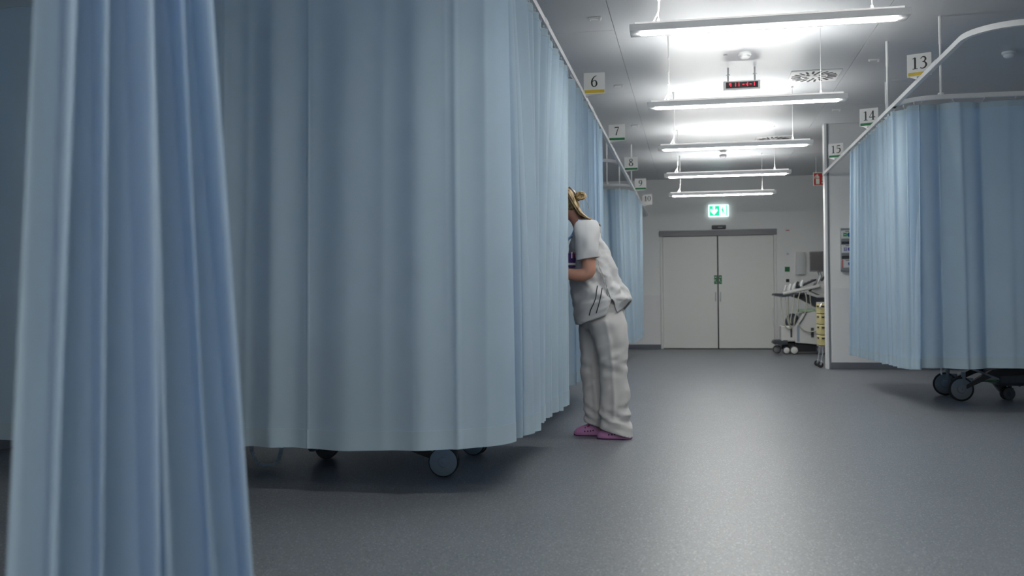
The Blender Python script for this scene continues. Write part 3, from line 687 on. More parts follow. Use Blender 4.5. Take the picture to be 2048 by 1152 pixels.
# ================================================================ HOSPITAL BEDS
def castor(parent, x, y_, r, disc='wheel', yaw=0.0, twin=True, ringed=False, zr=None):
    R = Matrix.Rotation(yaw, 4, 'Z'); O = Matrix.Translation((x, y_, 0)) @ R
    def tf(mb): mb.v = [O @ v for v in mb.v]; return mb
    w_ = .022
    mw = MB()
    for s_ in ((-1, 1) if twin else (0,)):
        yo = s_*.02
        mw.lathe([(r*.80, yo-w_/2*1.0), (r*.96, yo-w_/2), (r, yo-w_/2+.004), (r, yo+w_/2-.004), (r*.96, yo+w_/2), (r*.80, yo+w_/2)], (0, 0, r), 'y', 36)
    wo = tf(mw).build('castor', 'rubber', parent)
    md = MB()
    for s_ in ((-1, 1) if twin else (0,)):
        yo = s_*.02; e = w_/2+.0035; rr = r*(.84 if ringed else .93)
        md.lathe([(rr, yo-e+.003), (rr*.96, yo-e), (r*.36, yo-e-.001), (r*.33, yo-e-.007), (r*.28, yo-e-.009), (r*.05, yo-e-.009), (r*.05, yo+e+.005), (r*.33, yo+e+.004), (r*.34, yo+e+.001), (rr*.96, yo+e), (rr, yo+e-.003)], (0, 0, r), 'y', 36)
    tf(md).build('wheel_disc', disc, wo)
    mf = MB().cyl((0.02, 0, r*1.2), (0.02, 0, r*2.0+.04), .018, 14)
    mf.box(-.01, r*.95, -.010, .010, r*1.0, r*1.9, bev=.008)
    tf(mf).build('fork', 'wheel_grey' if ringed else 'bedframe', wo)
    return wo
def bed(x0, yc, label, big=False):
    """x0 = foot end castor x; bed runs away from the aisle (sign)"""
    sg = -1 if x0 < 0 else 1; hw = .34 if not big else .26
    t = thing('hospital_bed', label, 'bed', (x0+sg*.9, yc, 0), 'hospital beds behind the curtains')
    X = lambda d: x0+sg*d
    r = .075 if not big else .105
    for d in (0, 1.62):
        for s_ in (-1, 1):
            castor(t, X(d), yc+s_*hw, r, 'wheel' if not big else 'wheel_grey', yaw=(.10 if s_ < 0 else -.2), twin=not big, ringed=big)
    for s_ in (-1, 1):
        MB().ring_loft([[Vector((X(d), yc+s_*hw*k+a*.028, z+b)) for a, b in ((-1, -h), (1, -h), (1, h), (-1, h))] for d, k, z, h in ((.04, .96, r+.02, .018), (.25, .9, .24 if big else .19, .03 if big else .045), (.75, .75, .29, .04))] ).build('base_leg', 'black', t, smooth=0)
        MB().ring_loft([[Vector((X(d), yc+s_*hw*k+a*.028, z+b)) for a, b in ((-1, -h), (1, -h), (1, h), (-1, h))] for d, k, z, h in ((1.60, .96, r+.02, .018), (1.4, .9, .19, .045), (.9, .75, .28, .04))] ).build('base_leg', 'black', t, smooth=0)
    a, b = sorted((X(.30 if big else .45), X(1.45)))
    MB().box(a, b, yc-.22, yc+.22, .13 if big else .22, .34, bev=.03).build('base_cover', 'bedframe', t)
    for d in (.55, 1.2): MB().cyl((X(d), yc, .3), (X(d), yc, .55), .055, 20).build('lift_column', 'alu', t)
    a, b = sorted((X(-.12), X(1.88)))
    MB().box(a, b, yc-.38, yc+.38, .53, .58, bev=.015).build('deck', 'bedlight', t)
    MB().box(a+.04, b-.04, yc-.36, yc+.36, .58, .70, bev=.045).build('mattress', 'mattress', t)
    hx = X(1.62); MB().box(hx-.2, hx+.2, yc-.26, yc+.26, .70, .80, bev=.05).build('pillow', 'linen', t)
    for d, hgt in ((-.14, .86), (1.90, 1.0)):
        xx = X(d); MB().box(xx-.018, xx+.018, yc-.37, yc+.37, .55, hgt, bev=.016).build('end_board', 'bedlight', t)
    for s_ in (-1, 1):
        yy = yc+s_*.40; a2, b2 = X(.45), X(1.5)
        MB().tube([(a2, yy, .58), (a2, yy, .80), (lerp(a2, b2, .06), yy, .84), (lerp(a2, b2, .94), yy, .84), (b2, yy, .80), (b2, yy, .58)], .014, 10).tube([(a2, yy, .70), (b2, yy, .70)], .010, 8).build('side_rail', 'alu', t)
    # fifth wheel and brake pedals
    fx = X(.80 if not big else .42)
    castor(t, fx, yc+.1 if not big else yc-.08, .062 if not big else .055, 'bedframe', yaw=.15)
    MB().ring_loft([[Vector((fx+dx*(1 if sg < 0 else 1)+u, yc-.02+v, z)) for u, v in ((-wd, -.03), (wd, -.03), (wd, .03), (-wd, .03))] for dx, wd, z in ((-.06, .075, .24), (-.05, .06, .15), (-.03, .025, .075), (-.03, .012, .06))]).build('brake_pedal', 'bedframe', t)
    MB().tube([(fx+.07, yc-.06, .2), (fx+.075, yc-.10, .14), (fx+.09, yc-.12, .12)], .008, 8).build('pedal_rod', 'chrome', t)
    if big:
        MB().ring_loft([[Vector((X(d), yc-.24+a_*.035, z+b_)) for a_, b_ in ((-1, -.008), (1, -.008), (1, .008), (-1, .008))] for d, z in ((.02, .30), (.16, .25), (.30, .19))]).build('brake_lever', 'wheel_grey', t)
        MB().box(min(X(.12), X(.30)), max(X(.12), X(.30)), yc-.25, yc-.19, .165, .178, bev=.004).build('foot_pedal', 'green', t)
        MB().cyl((X(.0)-.07, yc+.1, .2), (X(.0)-.07, yc+.1, .34), .007, 8).build('frame_pin', 'white', t)
    return t
b1 = bed(-1.245, 4.99, 'wheeled bed behind the near left curtain, grey-blue castor showing under the hem')
b2 = copy_tree(b1, (b1.location.x+.03, b1.location.y+2.65, 0), 'second wheeled bed on the left, one dark castor peeking below the aisle curtain')
bed(2.235, 8.97, 'wheeled bed behind the right curtain with large black-rimmed castors', True)
# coiled cord hanging from the first bed
ax = bez((-2.345, 4.72, .56), (-2.36, 4.72, -.02), (-2.28, 4.72, .02), (-2.24, 4.72, .017), 26)[:-1]+bez((-2.24, 4.72, .017), (-2.17, 4.72, .015), (-2.13, 4.72, .0), (-2.135, 4.72, .56), 26)
axd = catmull(ax, 28); hp = []
Ltot = 0; arcs = [0]
for a, b in zip(axd, axd[1:]): arcs.append(arcs[-1]+(b-a).length)
for i, p in enumerate(axd):
    t_ = (axd[min(i+1, len(axd)-1)]-axd[max(i-1, 0)]).normalized(); n1 = Vector((0, 1, 0)); n2 = t_.cross(n1)
    q = arcs[i]/.0078*2*PI; hp.append(p+(n1*math.cos(q)+n2*math.sin(q))*.0085)
mcd = MB().tube(hp[::1], .0030, 5)
zoff = min(v.z for v in mcd.v)
for v in mcd.v: v.z -= min(0, zoff-.001)
cc = mcd.build('coiled_cord', 'cordgrey', None, smooth=80)
cc.parent = b1; cc.location = -Vector(b1['_o'])

# ================================================================ ULTRASOUND MACHINE
UY = 16.35
t = thing('ultrasound_machine', 'wheeled ultrasound machine with slanted control panel and hanging probe cables, by the far wall', 'medical machine', (1.7, UY, 0))
def uw(x, y_, r, cap, rz=0):
    wo = MB().lathe([(r*.7, -.025), (r*.95, -.025), (r, -.018), (r, .018), (r*.95, .025), (r*.7, .025)], (x, y_, r), 'y', 24).build('castor', 'dark', t)
    MB().lathe([(r*.8, -.030), (r*.7, -.034), (r*.1, -.036), (r*.1, .03)], (x, y_, r), 'y', 24).build('wheel_cap', cap, wo)
uw(1.345, UY-.02, .068, 'casinggrey'); uw(1.475, UY-.26, .06, 'wheel_white'); uw(1.585, UY-.36, .068, 'wheel_white'); uw(2.0, UY-.45, .085, 'casinggrey'); uw(2.06, UY+.25, .07, 'casinggrey'); uw(2.12, UY-.38, .07, 'dark')
MB().box(1.42, 2.15, UY-.10, UY+.22, .06, .20, bev=.03).box(1.62, 2.1, UY-.18, UY+.2, .035, .17, bev=.01).build('base', 'black', t)
MB().ring_loft([[Vector((x, y_, z)) for x, y_ in ((1.27+i, UY-.16), (1.50, UY-.22), (1.52, UY+.18), (1.27+i, UY+.12))] for z, i in ((.15, .03), (.17, 0), (.20, 0), (.225, .03))]).build('foot_step', 'dark', t)
MB().box(1.40, 1.64, UY-.2, UY+.15, .20, .46, bev=.02).build('front_casing', 'casing', t)
MB().box(1.545, 1.575, UY-.203, UY-.197, .27, .43).build('front_slot', 'black', t, smooth=0)
MB().ring_loft([[Vector((x, UY+s_, z)) for x, z in ((1.62, .19), (2.14, .14), (2.16, .66), (1.92, .69), (1.74, .66), (1.60, .42))] for s_ in (-.24, .24)]).build('body_casing', 'casing', t, smooth=20)
MB().ring_loft([[Vector((x, UY-.245, z)) for x, z in ((1.645, .2), (1.685, .2), (1.685, .46), (1.80, .66), (1.765, .66), (1.645, .45))], [Vector((x, UY-.238, z)) for x, z in ((1.645, .2), (1.685, .2), (1.685, .46), (1.80, .66), (1.765, .66), (1.645, .45))]]).build('blue_side_strip', 'wheel', t, smooth=0)
for xs in (1.865, 1.955): MB().box(xs, xs+.045, UY-.246, UY-.238, .27, .43).build('vent_grille', 'slot', t, smooth=0)
MB().box(1.68, 2.12, UY-.2, UY+.2, .68, .735, bev=.015).build('gel_tray', 'gelgreen', t)
MB().ell((1.60, UY, .52), (.12, .12, .14)).build('rear_pad', 'dark', t)
MB().ring_loft([[Vector((x, UY+s_, z)) for x, z in ((1.58, .94), (1.72, .90), (1.98, .76), (2.12, .70), (2.12, .92), (1.98, .92), (1.76, 1.0))] for s_ in (-.12, .12)]).build('lift_arm', 'dark', t, smooth=20)
Rp = Matrix.Rotation(math.radians(-12), 3, 'Y')
MB().box(1.42, 2.02, UY-.28, UY+.26, 1.02, 1.075, rot=Rp, bev=.02).build('control_panel', 'casing', t)
MB().ring_loft([[Vector((x, UY+s_, z)) for x, z in ((1.29, .965), (1.45, .93), (1.80, .985), (1.80, 1.01), (1.50, .985), (1.30, .995))] for s_ in (-.26, .24)]).build('front_handle', 'dark', t, smooth=20)
Rk = Matrix.Rotation(math.radians(-24), 3, 'Y')
MB().box(1.66, 1.98, UY-.2, UY+.2, 1.135, 1.165, rot=Rk, bev=.008).build('keyboard', 'dark', t)
for i in range(5):
    for j in range(3):
        cx = 1.70+i*.055; MB().box(cx-.014, cx+.014, UY-.15+j*.08, UY-.11+j*.08, 1.105+i*.024+.005, 1.12+i*.024+.005, bev=.003).build('key', 'casinggrey', t)
for i, (x, mt) in enumerate(((1.455, 'casing'), (1.53, 'white'), (1.60, 'white'), (1.645, 'black'), (1.72, 'white'))):
    z = 1.02+i*.02; MB().tube([(x, UY-.24, z), (x+.012, UY-.25, z+.06), (x+.03, UY-.25, z+.10)], [.022, .026, .018], 12).build('probe', mt, t)
MB().ring_loft([[Vector((x, UY+s_, z)) for x, z in ((1.88, 1.03), (2.02, .96), (2.12, .98), (2.12, 1.10), (1.98, 1.16))] for s_ in (-.2, .2)]).build('panel_hinge', 'casing', t, smooth=20)
MB().tube([(1.98, UY, 1.1), (2.06, UY, 1.28), (2.02, UY, 1.36), (1.96, UY+.02, 1.42)], .025, 12).build('monitor_arm', 'alu', t)
MB().tube([(2.06, UY, 1.2), (2.16, UY, 1.3), (2.17, UY, 1.45)], .02, 12).tube([(2.16, UY, 1.45), (2.165, UY, 1.62)], [.045, .03], 12).build('lamp_arm', 'dark', t)
Rm = Matrix.Rotation(math.radians(-20), 3, 'Z')
MB().box(1.865, 2.085, UY-.12, UY-.085, 1.345, 1.68, rot=Rm, bev=.008).build('monitor', 'casinggrey', t)
MB().box(1.878, 2.072, UY-.126, UY-.118, 1.362, 1.665, rot=Rm).build('monitor_screen', 'screen', t, smooth=0)
for (xa, za, xm, zm, xb, zb, yo) in ((1.40, .96, 1.42, .40, 1.56, .42, -.22), (1.47, .96, 1.50, .42, 1.58, .46, -.24), (1.52, .97, 1.50, .55, 1.56, .44, -.2), (1.60, .97, 1.52, .60, 1.55, .5, -.26),
                                    (1.67, .93, 1.63, .7, 1.60, .45, -.2), (1.86, .98, 1.89, .85, 1.92, .72, -.22)):
    MB().tube(bez((xa, UY+yo, za), (xa, UY+yo, za-.25), (xm, UY+yo, zm-.05), (xb, UY+yo, zb), 14), .0085, 8).build('probe_cable', 'beige', t)
MB().tube(bez((1.66, UY-.26, .74), (1.66, UY-.26, 1.12), (1.80, UY-.26, 1.12), (1.80, UY-.26, .85), 14)+bez((1.80, UY-.26, .85), (1.80, UY-.26, .6), (1.68, UY-.26, .55), (1.66, UY-.26, .47), 10)[1:], .009, 8).build('probe_cable', 'beige', t)
MB().tube(bez((1.66, UY-.26, .52), (1.72, UY-.27, .32), (1.92, UY-.27, .32), (2.08, UY-.26, .48), 14), .009, 8).build('probe_cable', 'beige', t)
MB().tube(bez((1.66, UY-.26, .80), (1.67, UY-.26, .7), (1.60, UY-.26, .62), (1.60, UY-.26, .50), 14), .009, 8).build('probe_cable', 'beige', t)
MB().tube(bez((1.30, UY+.1, .75), (1.28, UY+.1, .3), (1.36, UY+.1, .33), (1.42, UY+.05, .42), 14), .005, 8).build('power_lead', 'casing', t)
# yellow drawer cart
t = thing('drawer_cart', 'small cart with pale yellow drawers half hidden behind the silver pole', 'cart', (1.85, 13.05, 0))
MB().box(1.605, 2.05, 12.86, 13.25, .27, .275).box(1.605, 2.05, 12.86, 13.25, .835, .85, bev=.004).box(2.04, 2.055, 12.86, 13.25, .27, .85).box(1.605, 2.05, 13.24, 13.25, .27, .85).build('cart_frame', 'casing', t, smooth=0)
for i in range(4):
    z0 = .285+i*.138
    d_ = MB().box(1.60, 2.035, 12.85, 13.22, z0, z0+.130, bev=.01).build('drawer', 'yellowd', t)
    MB().box(1.62, 1.69, 12.832, 12.851, z0+.085, z0+.105, bev=.005).build('drawer_handle', 'black', d_)
    MB().box(1.592, 1.602, 12.95, 13.1, z0+.085, z0+.105, bev=.004).build('side_handle', 'black', d_)
for x, y_ in ((1.63, 12.86), (2.0, 12.86), (1.63, 13.2), (2.0, 13.2)):
    l_ = MB().tube([(x, y_+.0, .27), (x+.005, y_, .2), (x-.012, y_-.01, .12), (x-.016, y_-.01, .085)], .009, 10).build('leg', 'chrome', t)
    MB().lathe([(.030, -.011), (.038, -.008), (.038, .008), (.030, .011)], (x-.03, y_-.01, .038), 'y', 20).build('castor', 'rubber', l_)
    MB().box(x-.035, x-.008, y_-.028, y_+.010, .03, .09, rot=Matrix.Rotation(.35, 3, 'Y'), bev=.006).build('castor_fork', 'chrome', l_)
MB().tube([(1.625, 12.855, .83), (1.60, 12.83, .79), (1.625, 12.855, .75)], .008, 8).build('push_handle', 'chrome', t)

# ================================================================ THE NURSE
PY = 6.15
person = thing('person', 'person in white tunic and lilac clogs leaning into the curtain gap, blonde hair tied up', 'person', (-.55, PY, 0))
def sring(cx, cy, cz, rx, ry, n=40, e=2.3, tilt=0.0):
    out = []
    for k in range(n):
        q = 2*PI*k/n; c, s_ = math.cos(q), math.sin(q)
        x = rx*math.copysign(abs(c)**(2/e), c); y_ = ry*math.copysign(abs(s_)**(2/e), s_)
        out.append(Vector((cx+x, cy+y_, cz+x*tilt)))
    return out
# ---- body (one continuous surface)
bd = MB()
def limb(P, n=14): bd.tube([p[:3] for p in P], [p[3] for p in P], n)
def limbs(P, k=5):
    pts = catmull([p[:3] for p in P], k); rr = [r.x for r in catmull([(p[3], 0, 0) for p in P], k)]
    bd.tube(pts, rr, 14)
bd.ring_loft([sring(cx, PY, z, rx, ry, 28, 2.1) for z, cx, rx, ry in ((.80, -.58, .10, .13), (.88, -.58, .10, .15), (.96, -.60, .095, .13), (1.05, -.625, .09, .12), (1.15, -.655, .10, .14), (1.25, -.685, .085, .15), (1.32, -.69, .07, .15), (1.365, -.70, .06, .11), (1.39, -.72, .04, .06))])
limbs([(-.705, PY, 1.33, .055), (-.735, PY, 1.40, .047), (-.77, PY, 1.45, .047), (-.80, PY, 1.50, .05)])
HT = Matrix.Rotation(math.radians(-18), 3, 'Y')           # head bent forward, facing -x
hc = Vector((-.835, PY, 1.50))
def hp_(x, y_, z): return hc+HT @ Vector((x, y_, z))
bd.ell(hp_(.008, 0, .025), (.092, .072, .088), 24, 14, HT)
bd.ell(hp_(-.030, 0, -.030), (.058, .056, .078), 20, 12, HT)
bd.ell(hp_(-.055, 0, -.082), (.024, .026, .022), 12, 8, HT)        # chin
bd.tube([hp_(-.082, 0, .016), hp_(-.096, 0, -.006), hp_(-.104, 0, -.022)], [.008, .010, .013], 10)   # nose
for s_ in (-1, 1):
    bd.ell(hp_(.010, s_*.073, -.008), (.018, .008, .030), 12, 8, HT)   # ears
    bd.ell(hp_(-.074, s_*.028, .028), (.014, .020, .008), 10, 8, HT)   # brow ridge
    bd.ell(hp_(-.066, s_*.036, -.022), (.018, .018, .020), 10, 8, HT)  # cheeks
# arms
arms = {}
for s_, pts in ((-1, [(-.66, -.185, 1.33, .050), (-.652, -.235, 1.22, .046), (-.640, -.25, 1.11, .043), (-.645, -.252, 1.055, .040), (-.70, -.25, 1.04, .040), (-.78, -.245, 1.05, .035), (-.86, -.235, 1.075, .026), (-.88, -.232, 1.082, .025)]),
                (1, [(-.67, .185, 1.33, .050), (-.69, .215, 1.22, .046), (-.72, .235, 1.12, .042), (-.74, .24, 1.08, .040), (-.80, .21, 1.10, .038), (-.87, .18, 1.16, .032), (-.93, .16, 1.21, .026), (-.945, .157, 1.222, .025)])):
    P = [(x, PY+dy, z, r) for x, dy, z, r in pts]; limbs(P)
    wst = Vector(P[-1][:3]); d = (wst-Vector(P[-3][:3])).normalized(); side = Vector((0, 0, 1)) - d*d.z; side.normalize(); pal = d.cross(side)*(-s_)
    bd.ell(wst+d*.045, (.05, .016, .040), 14, 8, Matrix((d, pal, side)).transposed())
    for i, (off, ln) in enumerate(((.030, .072), (.010, .080), (-.010, .074), (-.029, .058))):
        b0 = wst+d*.075+side*off
        bd.tube([b0, b0+d*ln*.45+pal*-.004*s_, b0+d*ln*.75+pal*.016, b0+d*ln*.85+pal*.036], [.0085, .008, .0075, .006], 8)
    tb = wst+d*.03+side*.034
    bd.tube([tb, tb+d*.025+side*.022+pal*.006, tb+d*.052+side*.026+pal*.018], [.011, .0095, .0075], 8)
# legs and ankles inside the trousers
for cy, P in ((PY-.075, ((-.555, .84, .088), (-.53, .62, .072), (-.515, .45, .056), (-.495, .28, .048), (-.475, .09, .034))), (PY+.065, ((-.58, .84, .088), (-.64, .62, .072), (-.655, .45, .056), (-.63, .28, .048), (-.60, .09, .034)))):
    limbs([(x, cy, z, r) for x, z, r in P])
    x = P[-1][0]; bd.tube([(x+.02, cy, .055), (x-.03, cy, .045), (x-.08, cy, .032)], [.030, .026, .018], 12)
body = bd.build('body', 'skin', person, smooth=180)
body = remesh(body, .0065, 3, .5)
for s_ in (-1, 1):
    MB().ell(hp_(-.077, s_*.029, .010), (.011, .012, .011), 14, 10).build('eye', 'eyew', person)
    MB().ell(hp_(-.0865, s_*.030, .009), (.003, .0055, .0055), 10, 8).build('iris', 'iris', person)
MB().ell(hp_(-.086, 0, -.052), (.008, .022, .007), 14, 8, HT).build('mouth', 'lips', person)

# ---- trousers
wr = random.Random(8)
def wrinkle(p, s_=1.0):
    q = Vector((p.x*9+p.z*3, p.y*9, p.z*7)); r = Vector((p.x*22, p.y*22, p.z*16-p.x*10))
    return s_*(.007*noise.noise(q)+.0035*noise.noise(r)+.0055*(1-abs(noise.noise(Vector((p.x*6-p.z*10, p.y*5, p.z*5))))*3))
tp = MB()
near = [(.0, -.494, -.068, .106, .074, 0), (.03, -.494, -.068, .104, .074, 0), (.10, -.503, -.068, .094, .070, 0), (.25, -.500, -.068, .096, .073, 0), (.45, -.508, -.070, .085, .076, 0), (.60, -.520, -.078, .100, .088, 0), (.72, -.540, -.085, .118, .098, 0), (.84, -.580, -.085, .125, .085, 0)]
far = [(.028, -.622, .070, .085, .070, 0), (.06, -.625, .070, .088, .072, 0), (.15, -.635, .070, .080, .070, 0), (.25, -.640, .070, .080, .072, 0), (.45, -.648, .070, .085, .076, 0), (.60, -.640, .078, .098, .088, 0), (.72, -.630, .085, .118, .098, 0), (.84, -.60, .085, .125, .085, 0)]
for tab, tilt0 in ((near, -.30), (far, -.32)):
    rings = []; nz = 46
    for i in range(nz+1):
        z = lerp(tab[0][0], .86, i/nz); cx, dy, rx, ry, _ = interp([(a[0],)+a[1:] for a in tab], z)
        tl_ = tilt0*max(0, 1-(z-tab[0][0])/.22)
        rg = sring(cx, PY+dy, z, rx, ry, 48, 2.2, tl_)
        rg = [Vector((p.x, p.y, max(.006, p.z+(.035 if z < .2 else .035*max(0, (.35-z)/.15))))) for p in rg]
        for k, p in enumerate(rg):
            c = Vector((cx, PY+dy, p.z)); d = (p-c); d.z = 0; d.normalize()
            a = 2*PI*k/48
            w_ = wrinkle(p, 1.0)
            crease = .010*math.exp(-((a-PI*1.5)/.10)**2)*(1 if .1 < z < .75 else 0)      # pressed crease on the side seam
            knee = .005*math.sin(z*70+math.cos(a)*2.5)*math.exp(-((z-.46)/.06)**2)
            ank = .008*math.sin(z*85+math.cos(a+.5)*3)*math.exp(-((z-.10)/.06)**2)
            rg[k] = p+d*(w_+crease+knee+ank)
        rings.append(rg)
    tp.ring_loft(rings)
tp.ring_loft([sring(cx, PY, z, rx, ry, 40, 2.3) for z, cx, rx, ry in ((.70, -.58, .12, .10), (.74, -.58, .140, .160), (.80, -.585, .145, .172), (.88, -.59, .135, .17), (.94, -.60, .12, .15), (.98, -.60, .11, .14))])
tro = tp.build('trousers', 'trouser', person, smooth=180)
tro = remesh(tro, .006, 5, .5)

# ---- tunic
prof = [(.72, -.755, -.47, .195), (.76, -.762, -.47, .200), (.82, -.770, -.432, .205), (.885, -.778, -.395, .205), (.94, -.785, -.43, .190), (1.01, -.785, -.468, .170), (1.06, -.79, -.488, .168),
        (1.15, -.80, -.520, .175), (1.23, -.795, -.552, .185), (1.30, -.775, -.585, .190), (1.345, -.755, -.608, .175), (1.375, -.742, -.630, .135), (1.395, -.735, -.652, .095), (1.408, -.732, -.668, .070)]
HSL = math.radians(67)
def hem_z(a):           # a: angle, 0 = back (+x), PI = front (-x); 3/2 PI = camera side
    d = abs((a+PI) % (2*PI)-PI)      # 0 back .. PI front
    if d > HSL: return lerp(.785, .728, min(1, (d-HSL)/math.radians(60)))
    tip = math.radians(45)
    if d > tip: return lerp(.805, .893, (d-tip)/(HSL-tip))
    return lerp(.882, .805, d/tip)
NT, NZ = 200, 70; rings = []
for i in range(NZ+1):
    rg = []
    for k in range(NT):
        a = 2*PI*k/NT; zb = hem_z(a); z = lerp(zb, 1.408, (i/NZ)); fx, bx, ry = interp(prof, z)
        cx = (fx+bx)/2; rx = (bx-fx)/2; c, s_ = math.cos(a), math.sin(a); e = 2.25
        x = rx*math.copysign(abs(c)**(2/e), c); y_ = ry*math.copysign(abs(s_)**(2/e), s_)
        p = Vector((cx+x, PY+y_, z)); d = Vector((c, s_, 0))
        fold = .010*math.sin(14*z+6*c+5*s_*z)*math.exp(-((z-1.0)/.16)**2)
        fold += .016*(noise.noise(Vector((z*9-x*11, s_*2.2, z*5+x*7))))
        # folds radiating from the side slit
        dx, dz = x+cx+.512, z-.895; rr = math.hypot(dx, dz)+1e-4; th = math.atan2(dz, dx)
        if s_ < 0 and dz > -.02: fold += .007*math.sin(th*7+1)*math.exp(-((rr-.10)/.07)**2)
        dback = abs((a+PI) % (2*PI)-PI)
        if dback < HSL and z < .95: fold += .012*(1-max(0, z-.8)/.15)*min(1, (HSL-dback)/.4)
        # drag folds from armpit to waist
        if s_ < .4: fold += .006*math.exp(-((z-1.08)/.13)**2)*(1-abs(noise.noise(Vector((z*13+x*16, z*6-x*5, 2.3))))*3)
        fold += .003*(1-abs(noise.noise(Vector((x*20-z*26, s_*2+z*8, z*6))))*3)
        rg.append(p+d*fold)
    rings.append(rg)
tm = MB(); tm.ring_loft(rings, caps=False)
tun = tm.build('tunic', 'tunic', person, smooth=180)
so = tun.modifiers.new('so', 'SOLIDIFY'); so.thickness = .007; so.offset = -1
tun = bake(tun)
sl = MB()
def sleeve(s_, P):
    mb = MB(); rings = []; Q = catmull([p[:3] for p in P], 6); RR = catmull([(p[3], p[4], 0) for p in P], 6)
    for i, (c, r) in enumerate(zip(Q, RR)):
        rg = []
        for k in range(36):
            a = 2*PI*k/36; n_ = 1+.10*noise.noise(Vector((math.cos(a)*2, math.sin(a)*2+s_, c.z*14)))+.06*math.sin(a*3+c.z*40)*.5
            tl_ = .10*(i/len(Q))
            rg.append(Vector((c.x+r.x*math.cos(a)*n_, c.y+r.y*math.sin(a)*n_, c.z+r.x*math.cos(a)*tl_*1.6)))
        rings.append(rg)
    mb.ring_loft(rings, caps=False)
    o = mb.build('sleeve', 'tunic', person, smooth=180)
    q = o.modifiers.new('so', 'SOLIDIFY'); q.thickness = .006; q.offset = -1
    bake(o)
sleeve(-1, [(-.662, PY-.095, 1.388, .030, .035), (-.662, PY-.145, 1.378, .060, .050), (-.660, PY-.190, 1.335, .076, .058), (-.655, PY-.222, 1.26, .073, .060), (-.651, PY-.240, 1.19, .067, .058), (-.650, PY-.245, 1.140, .067, .060)])
sleeve(1, [(-.67, PY+.095, 1.388, .030, .035), (-.67, PY+.145, 1.375, .060, .050), (-.675, PY+.190, 1.335, .074, .058), (-.685, PY+.212, 1.26, .070, .060), (-.70, PY+.228, 1.19, .065, .058), (-.712, PY+.235, 1.145, .065, .060)])

# details laid on the cloth by casting onto it
def bvh(obs):
    vs, fs = [], []
    for o in obs:
        off = len(vs); mw = Matrix.Translation(Vector(person['_o'])+o.location); vs += [mw @ v.co for v in o.data.vertices]; fs += [tuple(i+off for i in p.vertices) for p in o.data.polygons]
    return BVHTree.FromPolygons(vs, fs)
bt = bvh([tun])
def on(x, z, d=.003):
    h = bt.ray_cast(Vector((x, PY-.6, z)), Vector((0, 1, 0)))
    return (h[0]+h[1]*d*(1 if h[1].y < 0 else -1)) if h[0] else Vector((x, PY-.19, z))
for P in ([(-.597, .972), (-.600, .935), (-.604, .90), (-.618, .86), (-.636, .825), (-.647, .787)], [(-.567, .958), (-.571, .925), (-.577, .89), (-.588, .85), (-.602, .802)]):
    MB().tube(catmull([on(x, z) for x, z in P], 4), .0032, 8).build('piping', 'navy', person)
MB().tube(catmull([on(x, z, .002) for x, z in ((-.790, 1.26), (-.770, 1.30), (-.748, 1.34), (-.730, 1.37), (-.712, 1.395))], 5), .008, 8).build('neck_trim', 'trimblue', person)
tri = [on(x, z, .0022) for x, z in ((-.755, .742), (-.70, .738), (-.65, .742), (-.60, .752), (-.56, .766))]
MB().tube(catmull([Vector((p.x, p.y, p.z+.012)) for p in tri], 5), .0017, 6).build('hem_stitch', 'tunic', person)
# pen pouch on the chest
Rz = Matrix.Rotation(math.radians(38), 3, 'Z')
pc = Vector((-.748, PY-.150, 1.135))
po = MB().box(pc.x-.042, pc.x+.036, pc.y-.012, pc.y+.006, 1.092, 1.182, rot=Rz, bev=.005).build('pen_pouch', 'purple', person)
MB().box(pc.x-.043, pc.x+.037, pc.y-.0155, pc.y-.009, 1.106, 1.120, rot=Rz).build('pouch_band', 'casing', person, smooth=0)
for dx, mt in ((-.022, 'white'), (-.008, 'red'), (.010, 'white')):
    q = pc+Rz @ Vector((dx, -.013, 0)); MB().cyl((q.x, q.y, 1.150), (q.x, q.y, 1.188), .0038, 8).build('pen', mt, person)

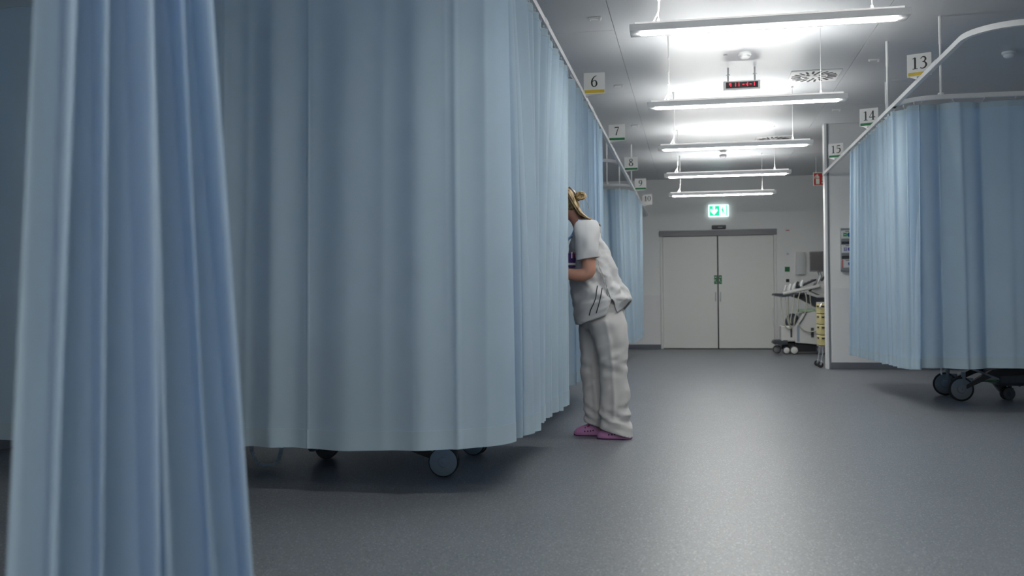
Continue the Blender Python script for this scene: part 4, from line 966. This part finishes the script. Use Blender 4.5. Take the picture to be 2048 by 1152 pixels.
# ---- clogs
def clog(x, cy, lab, L=.262):
    cg = MB(); rings = []
    N = 26
    for i in range(N+1):
        u = i/N                      # 0 toe .. 1 heel
        hw = .048*min(1, math.sqrt(max(.001, 1-(1-min(u/.30, 1))**2)))*(1-.20*max(0, (u-.45)/.55))
        if u > .93: hw *= math.sqrt(max(.05, 1-((u-.93)/.075)**2))
        top = .030+.030*min(1, u/.22)**.7+.032*math.exp(-((u-.50)/.16)**2) if u < .56 else lerp(.092, .045, min(1, (u-.56)/.12))
        if u < .04: top = .020+.3*u
        px = x-L*.5-.02+u*L; rg = []
        for k in range(26):
            a = 2*PI*k/26; c, s_ = math.cos(a), math.sin(a)
            zz = .008+max(0, s_)**.75*(top-.008) if s_ > 0 else .008+.008*s_
            rg.append(Vector((px, cy+hw*math.copysign(abs(c)**.75, c)*(1.04 if s_ < .3 else 1), max(.001, zz))))
        rings.append(rg)
    cg.ring_loft(rings); o = cg.build('clog', 'clog', person, smooth=60)
    o['label'] = lab
    MB().ring_loft([[Vector((lerp(x-L*.5-.019, x+L*.5-.022, (1-math.cos(2*PI*k/30))/2), cy+.050*math.copysign(abs(math.sin(2*PI*k/30))**.8, math.sin(2*PI*k/30))*(1.0-.15*(1-math.cos(2*PI*k/30))/2), z)) for k in range(30)] for z in (.0, .010)]).build('sole', 'clogsole', o)
    mo = o.data; b_ = BVHTree.FromPolygons([v.co+Vector(person['_o'])+o.location for v in mo.vertices], [tuple(p.vertices) for p in mo.polygons])
    for hx, hz, r in ((-.062, .030, .005), (-.042, .031, .005), (-.024, .033, .005), (-.008, .036, .005), (-.06, .052, .004), (-.035, .065, .0045), (-.050, .075, .004), (-.025, .080, .004)):
        h = b_.ray_cast(Vector((x+(.131-L*.5)+hx-.01, cy-.2, hz)), Vector((0, 1, 0)))
        if h[0]:
            n_ = h[1] if h[1].y < 0 else -h[1]; MB().cyl(h[0]-n_*.003, h[0]+n_*.0012, r, 10).build('vent_hole', 'clogsole', o)
    h = b_.ray_cast(Vector((x+(.131-L*.5)-.052, cy-.2, .060)), Vector((0, 1, 0)))
    if h[0]: MB().ell(h[0], (.006, .004, .006), 10, 6).build('red_charm', 'red', o)
    return o
clog(-.488, PY-.068, 'near lilac foam clog with holes', .220); clog(-.635, PY+.075, 'far lilac foam clog')

# ---- hair
hr = MB(); hs = random.Random(3)
hr.ell(hp_(.018, 0, .034), (.094, .082, .092), 28, 16, HT)
hr.ell(hp_(.055, 0, -.005), (.055, .068, .065), 20, 12, HT)
ho = hr.build('hair', 'hair', person, smooth=180); 
hair = MB()
for i in range(130):      # strands from the tied crown falling over the neck to the collar
    f = hs.uniform(-1, 1); g = hs.uniform(0, 1)
    p0 = hp_(.035+hs.uniform(-.03, .03), f*.05-.01, .115+hs.uniform(-.012, .008))
    p1 = hp_(.060+hs.uniform(-.01, .025), f*.080-.012, .06)
    p2 = Vector((-.735+.02*g, PY+f*.07-.03, 1.462))
    p3 = Vector((-.712+.042*g, PY+f*.078-.03, 1.432-.012*g))
    p4 = Vector((-.655+.068*g, PY+f*.085-.03, 1.418-.045*g-abs(f)*.012))
    P = catmull([p0, p1, p2, p3, p4], 5)
    hair.tube(P, [lerp(.0066, .0020, k/(len(P)-1)) for k in range(len(P))], 5, caps=False)
for i in range(70):      # combed back strands on the skull
    a = hs.uniform(-1.25, 1.25); z0 = hs.uniform(-.02, .06)
    p0 = hp_(-.070*math.cos(a), .080*math.sin(a), .075+z0*.3)
    p1 = hp_(-.02, .088*math.sin(a), .115); p2 = hp_(.03, .05*math.sin(a), .128); 
    hair.tube(catmull([p0, p1, p2], 5), .0042, 5, caps=False)
hair.build('hair_strands', 'hair', person, smooth=180)
bn = MB(); bc = Vector((-.715, PY-.03, 1.560))
for i in range(26):
    r_ = hs.uniform(.014, .030); ph = hs.uniform(0, 6.28); tl_ = hs.uniform(-.5, .5)
    P = [bc+Vector((r_*1.15*math.cos(q+ph), .022*math.sin(q*2+tl_)+tl_*.014, r_*.80*math.sin(q+ph))) for q in [j*.42 for j in range(13)]]
    bn.tube(P, .0048, 6)
bn.ell(bc, (.026, .022, .018), 14, 8)
bn.build('hair_bun', 'hair', person, smooth=180)
MB().tube([hp_(.08, -.03, .098), Vector((-.735, PY-.04, 1.553)), Vector((-.722, PY-.05, 1.525))], [.007, .008, .005], 8).build('hair_clip', 'dark', person)
MB().tube(bez((-.71, PY-.03, 1.545), (-.675, PY-.03, 1.55), (-.668, PY-.03, 1.50), (-.660, PY-.03, 1.47), 10), .0014, 5).tube(bez((-.72, PY-.04, 1.53), (-.69, PY-.04, 1.49), (-.70, PY-.04, 1.46), (-.69, PY-.04, 1.44), 10), .001, 5).build('loose_strand', 'hair', person)
for o in bpy.data.objects:
    if '_o' in o: del o['_o']
